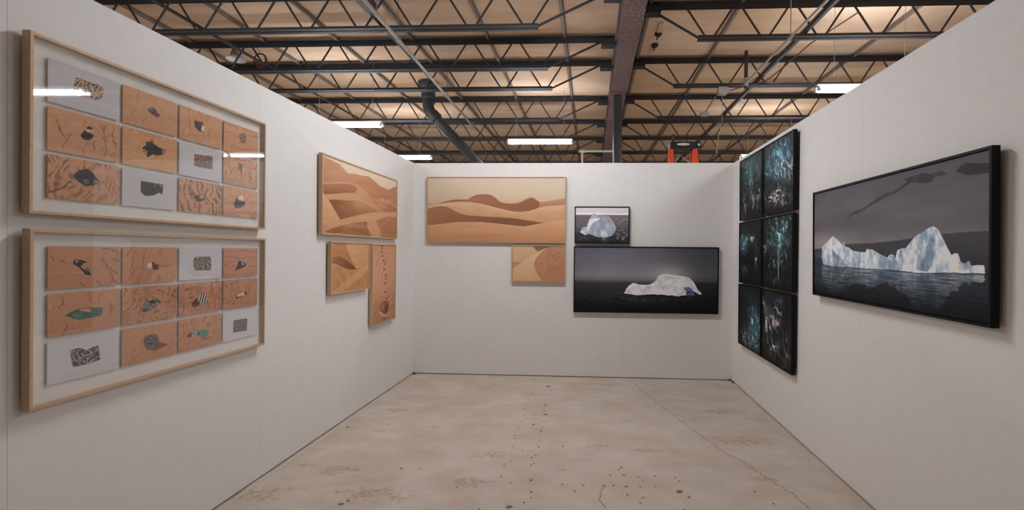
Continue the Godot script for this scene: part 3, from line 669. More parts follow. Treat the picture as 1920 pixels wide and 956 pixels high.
func print_ice_calm() -> ImageTexture:
	var c := Canvas.new(640, 294, 17, rgb(90, 92, 100))
	c.bands([[0.0, rgb(84, 86, 96)], [0.25, rgb(98, 99, 106)], [0.42, rgb(114, 112, 115)], [0.5, rgb(96, 95, 99)], [0.55, rgb(50, 52, 57)], [0.7, rgb(36, 38, 43)], [0.85, rgb(24, 25, 28)], [1.0, rgb(15, 16, 18)]], 0.03, 3.0)
	for y in c.h:
		for x in c.w:
			var k := 1.0 - 0.38 * smoothstep(0.45, 1.0, float(x) / c.w) - 0.12 * smoothstep(0.25, 0.0, float(x) / c.w)
			c.mix(x, y, Color(0.05, 0.053, 0.06), 1.0 - k)
	c.bloom(0.66, 0.40, 0.16, 0.16, rgb(150, 148, 150), 0.75)
	c.strands(0.4, 0.78, 0.32, 0.09, 1, 26, 12, rgb(92, 94, 100), 0.7, 2.0, 0.006, 0.7)
	var p := ICEB
	c.facets(p[0], rgb(168, 168, 174), rgb(222, 222, 226), 4.0, 1.3)
	c.bloom(0.65, 0.45, 0.07, 0.05, rgb(168, 166, 168), 0.85)
	c.area(p[1], rgb(70, 82, 116), rgb(90, 100, 130))
	c.area(p[2], rgb(48, 62, 102), rgb(110, 120, 150), Vector2(0.78, 0.7), Vector2(0.83, 0.76), 0.5, 30.0)
	for i in [3, 4, 5, 6, 7]:
		c.line(p[i], 1.6, rgb(138, 138, 146), 0.8, 2.0)
	c.line(p[8], 5.0, rgb(14, 14, 17), 0.95, 4.0)
	c.line([0.79, 0.5, 0.82, 0.56, 0.845, 0.64], 2.0, rgb(120, 122, 132), 0.8, 3.0)
	return c.picture(1.75)


func print_iceberg() -> ImageTexture:
	var c := Canvas.new(720, 362, 18, rgb(80, 80, 86))
	c.bands([[0.0, rgb(74, 74, 80)], [0.2, rgb(86, 85, 90)], [0.35, rgb(82, 80, 86)], [0.5, rgb(104, 100, 104)], [1.0, rgb(90, 88, 92)]], 0.06, 2.0)
	c.bloom(0.12, 0.5, 0.25, 0.12, rgb(134, 127, 130), 0.7)
	c.bloom(0.75, 0.33, 0.3, 0.08, rgb(104, 102, 106), 0.5)
	var p := BERG
	c.area(p[4], rgb(56, 55, 60), rgb(48, 47, 52), Vector2(0.2, 0.4), Vector2(0.6, 0.1), 0.25, 6.0, 1.0, 0.8)
	c.area(p[5], rgb(52, 51, 56), rgb(46, 45, 50), Vector2(0.8, 0.1), Vector2(1, 0.2), 0.12)
	c.area(p[0], rgb(62, 62, 66), rgb(42, 43, 48), Vector2(0, 0.52), Vector2(0, 0.75), 0.05)
	c.area(p[6], rgb(40, 50, 60), rgb(14, 17, 21), Vector2(0, 0.72), Vector2(0, 0.95), 0.1, 6.0, 6.0)
	c.facets(p[1], rgb(122, 140, 158), rgb(228, 232, 236), 8.0, 0.6)
	c.area(p[3], rgb(84, 98, 112), rgb(118, 132, 146), Vector2(0.1, 0.6), Vector2(0.2, 0.75), 0.4, 12.0, 0.6, 0.75)
	c.strands(0.6, 0.66, 0.08, 0.12, 72, 16, 3, rgb(70, 98, 124), 0.8, 2.0)
	c.area(p[2], rgb(110, 138, 160), rgb(56, 82, 108), Vector2(0.6, 0.5), Vector2(0.6, 0.74), 0.7, 9.0, 0.4, 0.6)
	c.strands(0.3, 0.7, 0.14, 0.04, 10, 24, 2, rgb(104, 116, 128), 0.6, 2.0)
	c.strands(0.06, 0.66, 0.04, 0.08, 85, 20, 3, rgb(96, 118, 138), 0.7, 2.0)
	c.line(p[1].slice(2, 44), 1.6, rgb(232, 234, 236), 0.5)
	c.mirrored(p[6].slice(0, 20), 0.62, 0.3)
	c.line(p[6].slice(0, 20), 2.4, rgb(26, 30, 36), 0.8, 1.5)
	return c.picture(1.75)


func print_cave(which: int) -> ImageTexture:
	var c := Canvas.new(220, 220, 30 + which, rgb(13, 15, 16))
	c.bands([[0.0, rgb(17, 20, 22)], [1.0, rgb(13, 13, 14)]], 0.2)
	if which == 0:
		c.bloom(0.45, 0.22, 0.5, 0.3, rgb(48, 84, 88), 0.4875)
		c.strands(0.4, 0.25, 0.6, 0.28, -20, 13.5, 3, rgb(92, 146, 144), 1.14, 3.06, 0.035, 0.75)
		c.strands(0.5, 0.45, 0.08, 0.25, 85, 10.5, 3, rgb(124, 134, 144), 1.71, 1.53, 0.035, 0.75)
		c.strands(0.2, 0.78, 0.2, 0.3, 82, 13.5, 5, rgb(132, 132, 140), 1.52, 3.06, 0.035, 0.75)
		c.strands(0.6, 0.7, 0.14, 0.2, 70, 12, 3, rgb(138, 138, 146), 1.615, 3.06, 0.035, 0.75)
		c.strands(0.85, 0.6, 0.14, 0.3, 75, 13.5, 3, rgb(118, 120, 134), 1.52, 3.06, 0.035, 0.75)
	elif which == 1:
		c.bloom(0.55, 0.3, 0.5, 0.35, rgb(40, 78, 96), 0.52)
		c.strands(0.55, 0.25, 0.45, 0.28, 70, 12, 4, rgb(100, 158, 182), 1.71, 2.55, 0.035, 0.75)
		c.strands(0.7, 0.45, 0.4, 0.25, 65, 15, 3, rgb(190, 206, 216), 1.805, 3.06, 0.035, 0.75)
		c.strands(0.15, 0.35, 0.2, 0.2, 40, 13.5, 3, rgb(64, 104, 116), 1.33, 2.55, 0.035, 0.75)
		c.strands(0.35, 0.75, 0.4, 0.12, 15, 13.5, 2, rgb(208, 198, 186), 1.9, 3.06, 0.035, 0.75)
		c.strands(0.6, 0.84, 0.4, 0.1, -20, 15, 2, rgb(168, 172, 180), 1.9, 3.06, 0.035, 0.75)
	elif which == 2:
		c.bloom(0.2, 0.35, 0.22, 0.14, rgb(56, 98, 118), 0.5525)
		c.strands(0.2, 0.35, 0.25, 0.18, 40, 16.5, 2, rgb(136, 190, 208), 1.805, 2.55, 0.035, 0.75)
		c.strands(0.6, 0.26, 0.16, 0.08, 10, 18, 2, rgb(156, 158, 150), 1.71, 3.06, 0.035, 0.75)
		c.strands(0.78, 0.55, 0.09, 0.2, 105, 13.5, 4, rgb(158, 154, 146), 1.52, 3.06, 0.035, 0.75)
		c.strands(0.2, 0.8, 0.22, 0.12, 60, 13.5, 2, rgb(56, 88, 104), 1.71, 2.04, 0.035, 0.75)
	elif which == 3:
		c.bloom(0.62, 0.26, 0.35, 0.22, rgb(40, 76, 86), 0.5525)
		c.strands(0.6, 0.22, 0.42, 0.28, 60, 13.5, 3, rgb(146, 188, 194), 1.805, 3.06, 0.035, 0.75)
		c.strands(0.2, 0.4, 0.25, 0.14, -20, 12, 2, rgb(148, 182, 184), 1.52, 4.08, 0.035, 0.75)
		c.line([0.55, 0.4, 0.55, 0.6, 0.56, 0.85], 4.0, rgb(166, 188, 190), 0.8, 3.0)
		c.strands(0.7, 0.6, 0.25, 0.12, 110, 13.5, 3, rgb(112, 132, 136), 1.52, 4.08, 0.035, 0.75)
		c.strands(0.35, 0.63, 0.25, 0.12, 45, 12, 3, rgb(118, 132, 134), 1.425, 4.08, 0.035, 0.75)
		c.strands(0.5, 0.88, 0.5, 0.1, 60, 13.5, 2, rgb(66, 76, 80), 1.33, 4.08, 0.035, 0.75)
	elif which == 4:
		c.bloom(0.72, 0.62, 0.3, 0.34, rgb(40, 86, 98), 0.585)
		c.strands(0.72, 0.6, 0.32, 0.34, 75, 13.5, 3, rgb(126, 178, 188), 1.805, 2.55, 0.035, 0.75)
		c.strands(0.35, 0.85, 0.25, 0.16, 60, 13.5, 3, rgb(190, 202, 204), 1.805, 3.06, 0.035, 0.75)
		c.strands(0.7, 0.9, 0.3, 0.1, 20, 18, 2, rgb(120, 170, 176), 1.71, 3.06, 0.035, 0.75)
		c.strands(0.3, 0.2, 0.4, 0.2, 80, 13.5, 4, rgb(62, 72, 70), 1.14, 3.06, 0.035, 0.75)
	else:
		c.strands(0.15, 0.2, 0.2, 0.22, 70, 7.5, 3, rgb(136, 136, 146), 1.71, 2.55, 0.035, 0.75)
		c.bloom(0.66, 0.1, 0.1, 0.07, rgb(70, 66, 108), 0.585)
		c.strands(0.55, 0.2, 0.2, 0.12, 20, 9, 2, rgb(140, 138, 152), 1.71, 2.55, 0.035, 0.75)
		c.strands(0.25, 0.45, 0.25, 0.2, 60, 6, 3, rgb(162, 160, 172), 1.805, 2.04, 0.035, 0.75)
		c.strands(0.6, 0.4, 0.16, 0.08, -15, 9, 2, rgb(160, 140, 122), 1.71, 2.55, 0.035, 0.75)
		c.strands(0.3, 0.75, 0.3, 0.12, 20, 9, 2, rgb(176, 176, 182), 1.71, 3.06, 0.035, 0.75)
		c.strands(0.75, 0.65, 0.3, 0.3, 60, 7.5, 3, rgb(104, 106, 112), 1.52, 3.57, 0.035, 0.75)
		c.strands(0.6, 0.9, 0.4, 0.1, 30, 9, 2, rgb(92, 94, 98), 1.52, 3.06, 0.035, 0.75)
	return c.picture(2.3)


# twenty-four small prints: finds on rippled sand, and scraps laid on white
func print_find(key: String, number: int) -> ImageTexture:
	var white := key in ["U00", "U21", "U12", "L20", "L02", "L23"]
	var low := key[0] == "L"
	var c := Canvas.new(216, 138, 60 + number, rgb(192, 190, 192))
	var p: Array = TILE[key]
	if not white:
		var base := rgb(200, 152, 116) if not low else rgb(186, 136, 104)
		c.bands([[0.0, base], [1.0, Color(base.r * 0.95, base.g * 0.93, base.b * 0.91)]], 0.05, 5.0)
	var dark := rgb(128, 84, 60)
	var k := 1.3
	match key:
		"U00":
			c.mottled(p[0], "spots", rgb(72, 54, 46), rgb(192, 166, 144), 13.0)
			c.area(p[1], rgb(186, 152, 130), rgb(170, 138, 116))
		"U10":
			c.ripples(15, 4, 1.2, 0.35, dark, [0.4, 0.0, 1.0, 1.0])
			for i in range(3, 8):
				c.line(p[i], 3.0, rgb(120, 76, 48), 0.75, 6.0)
			c.area(p[0], rgb(30, 24, 20), rgb(22, 18, 16))
			c.area(p[1], rgb(30, 24, 20), rgb(26, 20, 18))
			c.area(p[2], rgb(222, 196, 166), rgb(206, 176, 140))
		"U20":
			c.ripples(12, 6.5, 1.0, 0.8, dark, [0.0, 0.0, 1.0, 1.0], 0.3)
			c.line(p[3], 5.0, rgb(110, 70, 46), 0.9, 6.0)
			c.area(p[0], rgb(70, 68, 70), rgb(48, 46, 48), Vector2(0.4, 0.2), Vector2(0.55, 0.65), 0.3, 14.0)
			c.area(p[1], rgb(126, 124, 126), rgb(80, 78, 80), Vector2(0.7, 0.5), Vector2(0.6, 0.6), 0.4, 20.0)
			c.area(p[2], rgb(118, 116, 116), rgb(78, 76, 76), Vector2(0.5, 0.4), Vector2(0.5, 0.7), 0.5, 20.0)
		"U01":
			for i in range(3, 7):
				c.line(p[i], 2.2, rgb(158, 104, 74), 0.8, 5.0)
			c.area(p[0], rgb(64, 56, 62), rgb(90, 56, 46))
			c.area(p[1], rgb(128, 122, 128), rgb(80, 80, 92))
			c.area(p[2], rgb(128, 76, 62), rgb(110, 66, 52), Vector2.ZERO, Vector2.ONE, 0.4, 30.0)
		"U11":
			c.bands([[0.0, rgb(196, 144, 98)], [1.0, rgb(200, 154, 112)]], 0.08, 4.0)
			c.area(p[1], rgb(140, 90, 66), rgb(150, 100, 74))
			c.area(p[0], rgb(34, 30, 24), rgb(26, 22, 20), Vector2.ZERO, Vector2.ONE, 0.6, 40.0)
			for i in 26:
				var a := TAU * i / 26.0
				var s := 0.1 + 0.05 * sin(i * 7.0)
				c.line([0.5, 0.43, 0.5 + cos(a) * s * 1.2, 0.43 + sin(a) * s * 1.9], 2.4, rgb(32, 28, 24), 0.9, 3.0)
		"U21":
			c.area(p[0], rgb(46, 43, 38), rgb(38, 36, 34), Vector2.ZERO, Vector2.ONE, 0.15, 14.0)
			c.area(p[1], rgb(160, 154, 150), rgb(140, 134, 130))
			c.area(p[2], rgb(150, 128, 122), rgb(96, 78, 74), Vector2.ZERO, Vector2.ONE, 0.3, 20.0)
		"U02":
			for i in range(3, p.size()):
				c.line(p[i], 2.6, rgb(138, 92, 62), 0.85, 6.0)
			c.area(p[0], rgb(92, 54, 50), rgb(70, 42, 40))
			c.area(p[2], rgb(110, 74, 60), rgb(140, 100, 80))
			c.area(p[1], rgb(232, 222, 212), rgb(196, 180, 168))
		"U12":
			c.mottled(p[0], "crumple", rgb(70, 54, 50), rgb(166, 132, 112), 18.0)
		"U22":
			c.ripples(-18, 5.4, 0.6, 0.95, rgb(112, 74, 52), [0.0, 0.0, 1.0, 1.0], 0.5)
			c.area(p[0], rgb(80, 54, 44), rgb(60, 40, 34))
			c.area(p[1], rgb(206, 168, 136), rgb(176, 134, 104))
		"U03":
			for i in range(1, 5):
				c.line(p[i], 2.8, rgb(140, 96, 68), 0.85, 5.0)
			c.mottled(p[0], "crumple", rgb(70, 44, 36), rgb(200, 168, 144), 26.0)
		"U13":
			c.ripples(28, 8, 0.9, 0.8, rgb(130, 88, 64), [0.0, 0.0, 1.0, 1.0], 0.3)
			c.area(p[0], rgb(110, 72, 56), rgb(70, 50, 44))
			c.area(p[1], rgb(216, 196, 178), rgb(150, 112, 92))
		"U23":
			c.ripples(84, 9, 1.1, 0.5, rgb(140, 96, 70), [0.0, 0.0, 1.0, 1.0])
			c.area(p[0], rgb(84, 58, 50), rgb(58, 40, 36))
			c.area(p[1], rgb(222, 208, 190), rgb(176, 156, 136), Vector2(0.4, 0.25), Vector2(0.5, 0.6), 0.15)
		"L00":
			for i in range(4, p.size()):
				c.line(p[i], 3.4, rgb(116, 68, 44), 0.8, 6.0)
			c.ripples(30, 7, 1.4, 0.3, dark, [0.5, 0.0, 1.0, 1.0])
			c.area(p[0], rgb(46, 50, 50), rgb(40, 30, 28))
			c.area(p[1], rgb(158, 152, 140), rgb(126, 124, 116))
			c.area(p[2], rgb(150, 150, 142), rgb(70, 80, 78))
			c.area(p[3], rgb(92, 38, 30), rgb(70, 30, 26))
		"L10":
			for i in range(4, p.size()):
				c.line(p[i], 4.0, rgb(124, 76, 48), 0.7, 7.0)
			c.area(p[0], rgb(52, 84, 66), rgb(70, 108, 88), Vector2(0.2, 0.4), Vector2(0.7, 0.6), 0.5, 14.0)
			c.area(p[1], rgb(196, 142, 106), rgb(186, 132, 98))
			c.area(p[2], rgb(108, 130, 112), rgb(70, 104, 84), Vector2.ZERO, Vector2.ONE, 0.5, 22.0)
			c.area(p[3], rgb(64, 110, 88), rgb(46, 84, 68), Vector2.ZERO, Vector2.ONE, 0.5, 22.0)
		"L20":
			c.mottled(p[0], "stripes", rgb(52, 46, 44), rgb(148, 136, 130), 12.0)
		"L01":
			for i in range(2, p.size()):
				c.line(p[i], 3.2, rgb(130, 84, 58), 0.8, 6.0)
			c.area(p[1], rgb(104, 54, 44), rgb(84, 44, 36))
			c.area(p[0], rgb(226, 220, 210), rgb(176, 164, 154), Vector2(0.44, 0.45), Vector2(0.52, 0.6))
		"L11":
			c.ripples(65, 7, 1.4, 0.7, rgb(120, 74, 52), [0.0, 0.0, 1.0, 1.0], 0.2)
			c.mottled(p[0], "crumple", rgb(58, 58, 52), rgb(158, 156, 146), 16.0)
			c.area(p[1], rgb(44, 40, 36), rgb(50, 46, 42))
			c.area(p[2], rgb(70, 48, 40), rgb(60, 44, 38), Vector2.ZERO, Vector2.ONE, 0.3, 20.0, 1.0, 0.7)
		"L21":
			c.ripples(62, 5, 1.4, 0.4, rgb(120, 74, 52), [0.0, 0.5, 1.0, 1.0])
			c.area(p[3], rgb(126, 68, 44), rgb(120, 66, 44))
			c.line(p[5], 2.6, rgb(120, 76, 54), 0.8, 3.0)
			c.mottled(p[0], "crumple", rgb(46, 42, 38), rgb(140, 118, 104), 22.0)
			c.area(p[1], rgb(26, 24, 22), rgb(30, 28, 26))
			c.area(p[2], rgb(92, 128, 104), rgb(60, 84, 70))
		"L02":
			c.mottled(p[0], "crumple", rgb(50, 46, 38), rgb(176, 164, 144), 16.0)
		"L12":
			c.ripples(35, 9, 1.2, 0.75, rgb(122, 74, 52), [0.0, 0.0, 1.0, 1.0], 0.2)
			c.area(p[1], rgb(96, 48, 36), rgb(82, 42, 32))
			c.mottled(p[0], "bands", rgb(36, 34, 32), rgb(206, 200, 186), 22.0)
		"L22":
			c.ripples(5, 7, 1.0, 0.6, rgb(134, 86, 60), [0.0, 0.0, 1.0, 1.0], 0.1)
			c.area(p[0], rgb(104, 146, 146), rgb(84, 118, 120), Vector2(0.3, 0.4), Vector2(0.6, 0.7), 0.5, 20.0)
			c.area(p[1], rgb(92, 54, 44), rgb(72, 48, 40), Vector2.ZERO, Vector2.ONE, 0.5, 20.0)
			c.area(p[2], rgb(96, 52, 44), rgb(140, 90, 74))
			c.area(p[3], rgb(46, 78, 80), rgb(56, 84, 84))
			c.area(p[4], rgb(176, 204, 204), rgb(140, 176, 178))
		"L03":
			for i in range(2, p.size()):
				c.line(p[i], 3.2, rgb(146, 92, 66), 0.8, 5.0)
			c.area(p[0], rgb(60, 58, 66), rgb(50, 40, 40))
			c.area(p[1], rgb(210, 212, 222), rgb(120, 126, 146))
		"L13":
			c.ripples(58, 8, 1.2, 0.7, rgb(136, 86, 62), [0.0, 0.0, 1.0, 1.0], 0.15)
			c.area(p[0], rgb(214, 196, 180), rgb(190, 166, 146))
			for i in [1, 2, 3]:
				c.area(p[i], rgb(50, 32, 26), rgb(44, 28, 24))
		"L23":
			c.mottled(p[0], "crumple", rgb(40, 34, 30), rgb(150, 136, 124), 24.0)
	return c.picture(k if not low else 1.4)


# ---------------------------------------------------------------- frames
# A node on a wall: local x to the right, y up, z out of the wall.
func hung(called: String, label: String, wall: String, a0: float, a1: float, y0: float, y1: float, stand: float, tilt: float, category := "picture", group := "") -> Node3D:
	var a := (a0 + a1) / 2
	var at := Vector3(XL + stand, y0, -a)
	var turn := PI / 2
	if wall == "right":
		at = Vector3(XR - stand, y0, -a)
		turn = -PI / 2
	elif wall == "back":
		at = Vector3(a, y0, ZB + stand)
		turn = 0.0
	var o := thing(called, label, category, at, group)
	o.basis = Basis(Vector3.UP, turn) * Basis(Vector3.RIGHT, deg_to_rad(tilt))
	return o


# four mitred rails round a width w and a height h, each a part
func rails(o: Node3D, w: float, h: float, bar: float, depth: float, lip: float, m: Material) -> void:
	var x := w / 2
	var c := 0.0012
	for side in 4:
		var lay := Basis(Vector3(0, 0, 1), PI / 2 * side)
		var half := x if side % 2 == 0 else h / 2
		var out := h / 2 if side % 2 == 0 else x
		# the rail at the bottom of the turned frame, its front edges eased
		var b := Build.new()
		for step in [[bar, 0.0, depth - c, 0.0], [bar, depth - c, depth, c]]:
			var e: float = step[3]
			b.prism(PackedVector2Array([Vector2(-half + e, -out + e), Vector2(half - e, -out + e), Vector2(half - bar, -out + bar), Vector2(-half + bar, -out + bar)]), step[1], step[2], lay)
		if lip > 0:
			b.prism(PackedVector2Array([Vector2(-half + bar, -out + bar), Vector2(half - bar, -out + bar), Vector2(half - bar - lip, -out + bar + lip), Vector2(-half + bar + lip, -out + bar + lip)]), 0.001, depth * 0.35, lay)
		part("frame_rail", b.done(), m, o, Vector3(0, h / 2, 0))


func sheet(w: float, h: float, thick: float) -> ArrayMesh:
	var b := Build.new()
	b.box(Vector3(-w / 2, -h / 2, 0), Vector3(w / 2, h / 2, thick - 0.0004))
	b.quad(Vector3(-w / 2, -h / 2, thick), Vector3(w / 2, -h / 2, thick), Vector3(w / 2, h / 2, thick), Vector3(-w / 2, h / 2, thick), true)
	return b.done()


func picture(called: String, label: String, wall: String, a0: float, a1: float, y0: float, y1: float, stand: float, depth: float, tilt: float, bar: float, m: Material, t: Texture2D, gap: float, group := "") -> void:
	var o := hung(called, label, wall, a0, a1, y0, y1, stand, tilt, "picture", group)
	var w := absf(a1 - a0)
	var h := y1 - y0
	rails(o, w, h, bar, depth, 0.004, m)
	part("backing_board", Build.new().mid(Vector3(0, h / 2, 0.004), Vector3(w - 2 * bar, h - 2 * bar, 0.006)).done(), m, o)
	part("photo_print", sheet(w - 2 * bar - 2 * gap, h - 2 * bar - 2 * gap, depth - 0.013), paper(t, 0.55), o, Vector3(0, h / 2, 0.007))


func glazed_grid(key: String, label: String, y0: float, y1: float, first: float) -> void:
	var a0 := 1.5205
	var a1 := 2.6985
	var w := a1 - a0
	var h := y1 - y0
	var o := hung("glazed_picture_frame", label, "left", a0, a1, y0, y1, 0.012, 0.35, "picture frame", "glazed maple frames of small prints")
	rails(o, w, h, 0.0115, 0.03, 0.0, M.maple)
	part("mat_board", Build.new().mid(Vector3(0, h / 2, 0.003), Vector3(w - 0.02, h - 0.02, 0.004)).done(), M.mat, o)
	var n := 0
	var names := {
		"U00": "print of a spotted scrap on white", "U10": "print of a black find on sand", "U20": "print of a dark sharp shard on rippled sand",
		"U01": "print of a small shell-like find on sand", "U11": "print of a spiky black find on sand", "U21": "print of a black scrap on white",
		"U02": "print of a maroon and white find on sand", "U12": "print of a brown mottled scrap on white", "U22": "print of a half buried find on rippled sand",
		"U03": "print of a speckled oval find on sand", "U13": "print of a small brown find on rippled sand", "U23": "print of a round find on sand",
		"L00": "print of a crumpled dark can on sand", "L10": "print of a crushed green bottle on sand", "L20": "print of a striped scrap on white",
		"L01": "print of a white cup on sand", "L11": "print of a torn grey find on sand", "L21": "print of a round tin on sand",
		"L02": "print of a creased grey scrap on white", "L12": "print of a striped ball on sand", "L22": "print of a teal cloth on sand",
		"L03": "print of a pointed dark find on sand", "L13": "print of a pale stick on sand", "L23": "print of a mottled dark scrap on white"}
	for row in 3:
		for col in 4:
			var id := "%s%d%d" % [key, row, col]
			var x := 1.588 + 0.2695 * col + 0.128 - (a0 + a1) / 2
			var y := first - 0.1785 * row - 0.0815 - y0
			part("spacer_block", Build.new().mid(Vector3(0, 0, 0.0025), Vector3(0.2, 0.11, 0.005)).done(), M.mat, o, Vector3(x, y, 0.005))
			part("photo_print", sheet(0.256, 0.163, 0.003), paper(print_find(id, n + (0 if key == "U" else 12)), 0.7), o, Vector3(x, y, 0.01), names[id])
			n += 1
	part("glass_pane", Build.new().mid(Vector3(0, h / 2, 0.0265), Vector3(w - 0.023, h - 0.023, 0.002)).done(), M.glass, o, Vector3.ZERO, "clear glazing")


# ---------------------------------------------------------------- booth
func booth_wall(called: String, label: String, along: String, edges: Array, face: float, out: float, foot: Array) -> void:
	var o := thing(called, label, "wall", Vector3.ZERO, "", "structure")
	var thick := 0.05
	var gap := 0.0003
	for i in edges.size() - 1:
		var a: float = edges[i] + gap
		var b: float = edges[i + 1] - gap
		var len := b - a
		var mesh := Build.new()
		if along == "z":
			mesh.bevel(Vector3(0, 0, 0), Vector3(thick, len, HW - 0.011), 0.0005)
		else:
			mesh.bevel(Vector3(0, 0, 0), Vector3(len, thick, HW - 0.011), 0.0005)
		var p := part("panel", mesh.done(), M.panel, o)
		p.basis = Basis(Vector3.RIGHT, -PI / 2)
		var mid := (a + b) / 2
		p.position = Vector3(face + out * thick / 2, (HW + 0.011) / 2, mid) if along == "z" else Vector3(mid, (HW + 0.011) / 2, face + out * thick / 2)
	for f in foot:
		part("levelling_foot", Build.new().lathe([Vector2(0, 0), Vector2(0.016, 0), Vector2(0.016, 0.004), Vector2(0.006, 0.006), Vector2(0.006, 0.02), Vector2(0, 0.02)], f, 12).done(), M.black, o, Vector3.ZERO, "small black levelling foot")


func concrete(w: int, h: int, x0: float, z0: float, wide: float, deep: float, marks: bool) -> ImageTexture:
	var n := FastNoiseLite.new()
	n.seed = 5
	n.frequency = 1.0
	n.fractal_octaves = 4
	var f := FastNoiseLite.new()
	f.seed = 9
	f.frequency = 1.0
	f.fractal_octaves = 2
	var img := Image.create(w, h, false, Image.FORMAT_RGB8)
	var a := Color(0.81, 0.768, 0.724)
	var b := Color(0.775, 0.715, 0.655)
	for y in h:
		for x in w:
			var px := x0 + wide * x / w
			var pz := z0 + deep * y / h
			var big := n.get_noise_2d(px * 1.1, pz * 1.7)
			var mid := n.get_noise_2d(px * 4 + 40, pz * 7)
			var s := 1.0 + 0.03 * big + 0.035 * mid + 0.045 * f.get_noise_2d(px * 60, pz * 60)
			var c := a.lerp(b, clampf(0.4 + 1.1 * n.get_noise_2d(px * 1.7 + 9, pz * 2.6 + 3), 0, 1))
			img.set_pixel(x, y, Color(c.r * s, c.g * s, c.b * s))
	if marks:
		var sx := w / wide
		var sy := h / deep
		for i in FLOOR_STAINS.size() / 2:
			var q := Vector2((FLOOR_STAINS[i * 2] - x0) * sx, (FLOOR_STAINS[i * 2 + 1] - z0) * sy)
			var ru := 40.0 + 24.0 * sin(i * 5.1)
			for y in range(maxi(int(q.y - ru), 0), mini(int(q.y + ru), h)):
				for x in range(maxi(int(q.x - ru * 2), 0), mini(int(q.x + ru * 2), w)):
					var g := Vector2((x - q.x) / (ru * 1.6), (y - q.y) / ru * 1.8).length() + 0.7 * n.get_noise_2d(x * 0.03, y * 0.05 + i)
					var k := 0.55 * (1.0 - smoothstep(0.2, 0.75, g)) * clampf(0.5 + n.get_noise_2d(x * 0.08, y * 0.1), 0, 1)
					if k > 0:
						img.set_pixel(x, y, img.get_pixel(x, y).lerp(Color(0.585, 0.500, 0.410), k))
		for chip in FLOOR_CHIPS:
			var q := Vector2((chip[0] - x0) * sx, (chip[1] - z0) * sy)
			var r: float = maxf(chip[2] * sx * 1.35, 2.3)
			for y in range(maxi(int(q.y - r * 2), 0), mini(int(q.y + r * 2) + 1, h)):
				for x in range(maxi(int(q.x - r * 2), 0), mini(int(q.x + r * 2) + 1, w)):
					var g := Vector2(x - q.x, y - q.y).length() / r + 0.5 * n.get_noise_2d(x * 0.15, y * 0.15)
					if g < 1.15:
						var c := Color(0.42, 0.365, 0.31) if g < 0.9 else Color(0.78, 0.73, 0.67)
						img.set_pixel(x, y, img.get_pixel(x, y).lerp(c, 0.85 * (1.0 - smoothstep(0.95, 1.15, g))))
		for crack in FLOOR_CRACKS:
			for i in crack.size() / 2 - 1:
				var p := Vector2((crack[i * 2] - x0) * sx, (crack[i * 2 + 1] - z0) * sy)
				var q := Vector2((crack[i * 2 + 2] - x0) * sx, (crack[i * 2 + 3] - z0) * sy)
				var steps := int(p.distance_to(q) * 2)
				for k in steps:
					var s := p.lerp(q, float(k) / steps) + Vector2(n.get_noise_2d(k * 0.05 + i * 9, 1), n.get_noise_2d(k * 0.05 + i * 9, 60)) * 5
					for dx in [0, 1]:
						if s.x + dx >= 0 and s.x + dx < w and s.y >= 0 and s.y < h:
							img.set_pixel(int(s.x) + dx, int(s.y), img.get_pixel(int(s.x) + dx, int(s.y)).lerp(Color(0.40, 0.345, 0.29), 0.6 if dx == 0 else 0.15))
	return ImageTexture.create_from_image(img)


# ---------------------------------------------------------------- roof
func angle_pair(len: float, leg: float, gap: float, up: bool) -> ArrayMesh:
	var b := Build.new()
	var t := 0.006
	var s := 1.0 if up else -1.0
	for k in [-1.0, 1.0]:
		var poly := PackedVector2Array([Vector2(k * gap / 2, 0), Vector2(k * (gap / 2 + leg), 0), Vector2(k * (gap / 2 + leg), s * t), Vector2(k * (gap / 2 + t), s * t), Vector2(k * (gap / 2 + t), s * leg), Vector2(k * gap / 2, s * leg)])
		b.prism(poly, -len / 2, len / 2, Basis(Vector3.UP, PI / 2))
	return b.done()


func joist(z: float, x0: float, x1: float, left: bool, group: String, meshes: Dictionary) -> void:
	var label := "dark open-web steel joist running left from the plum girder" if left else "dark open-web steel joist running right from the plum girder"
	var own := {-6.5: "dark steel joist holding the flood lamp and the cable coil", -7.31: "dark steel joist just before the drain pipe's drop", -9.02: "dark steel joist just behind the drain pipe's drop"} if left else {-7.25: "dark steel joist carrying the larger electrical box", -8.95: "dark steel joist carrying the smaller electrical box", -5.65: "dark steel joist just before the two deck clips"}
	var o := thing("roof_joist", own.get(z, label), "joist", Vector3(0, 0, z), group)
	var m: Material = M.joist if left else M.joist_brown
	var end := -0.63 if left else 1.30
	var low0 := x0 if left else end
	var low1 := end if left else x1
	part("top_chord", meshes.top, m, o, Vector3((x0 + x1) / 2, CHORD_TOP + 0.032, 0))
	part("bottom_chord", meshes.low, m, o, Vector3((low0 + low1) / 2, CHORD_LOW - 0.026, 0))
	part("end_bar", meshes.bar, m, o, Vector3(end, CHORD_LOW, 0))
	part("bearing_seat", Build.new().mid(Vector3.ZERO, Vector3(0.22, 0.07, 0.13)).done() if not meshes.has("seat") else meshes.seat, m, o, Vector3(0.23 if left else 0.72, CHORD_TOP - 0.06, 0))
	var step := 0.666
	var x := -0.755 if left else 1.44
	while x > x0 + 0.3 and x < x1 - 0.3:
		part("web_bar", meshes.rise, m, o, Vector3(x + 0.045, CHORD_LOW, 0))
		part("web_bar", meshes.fall, m, o, Vector3(x - 0.045, CHORD_LOW, 0))
		x += -step if left else step


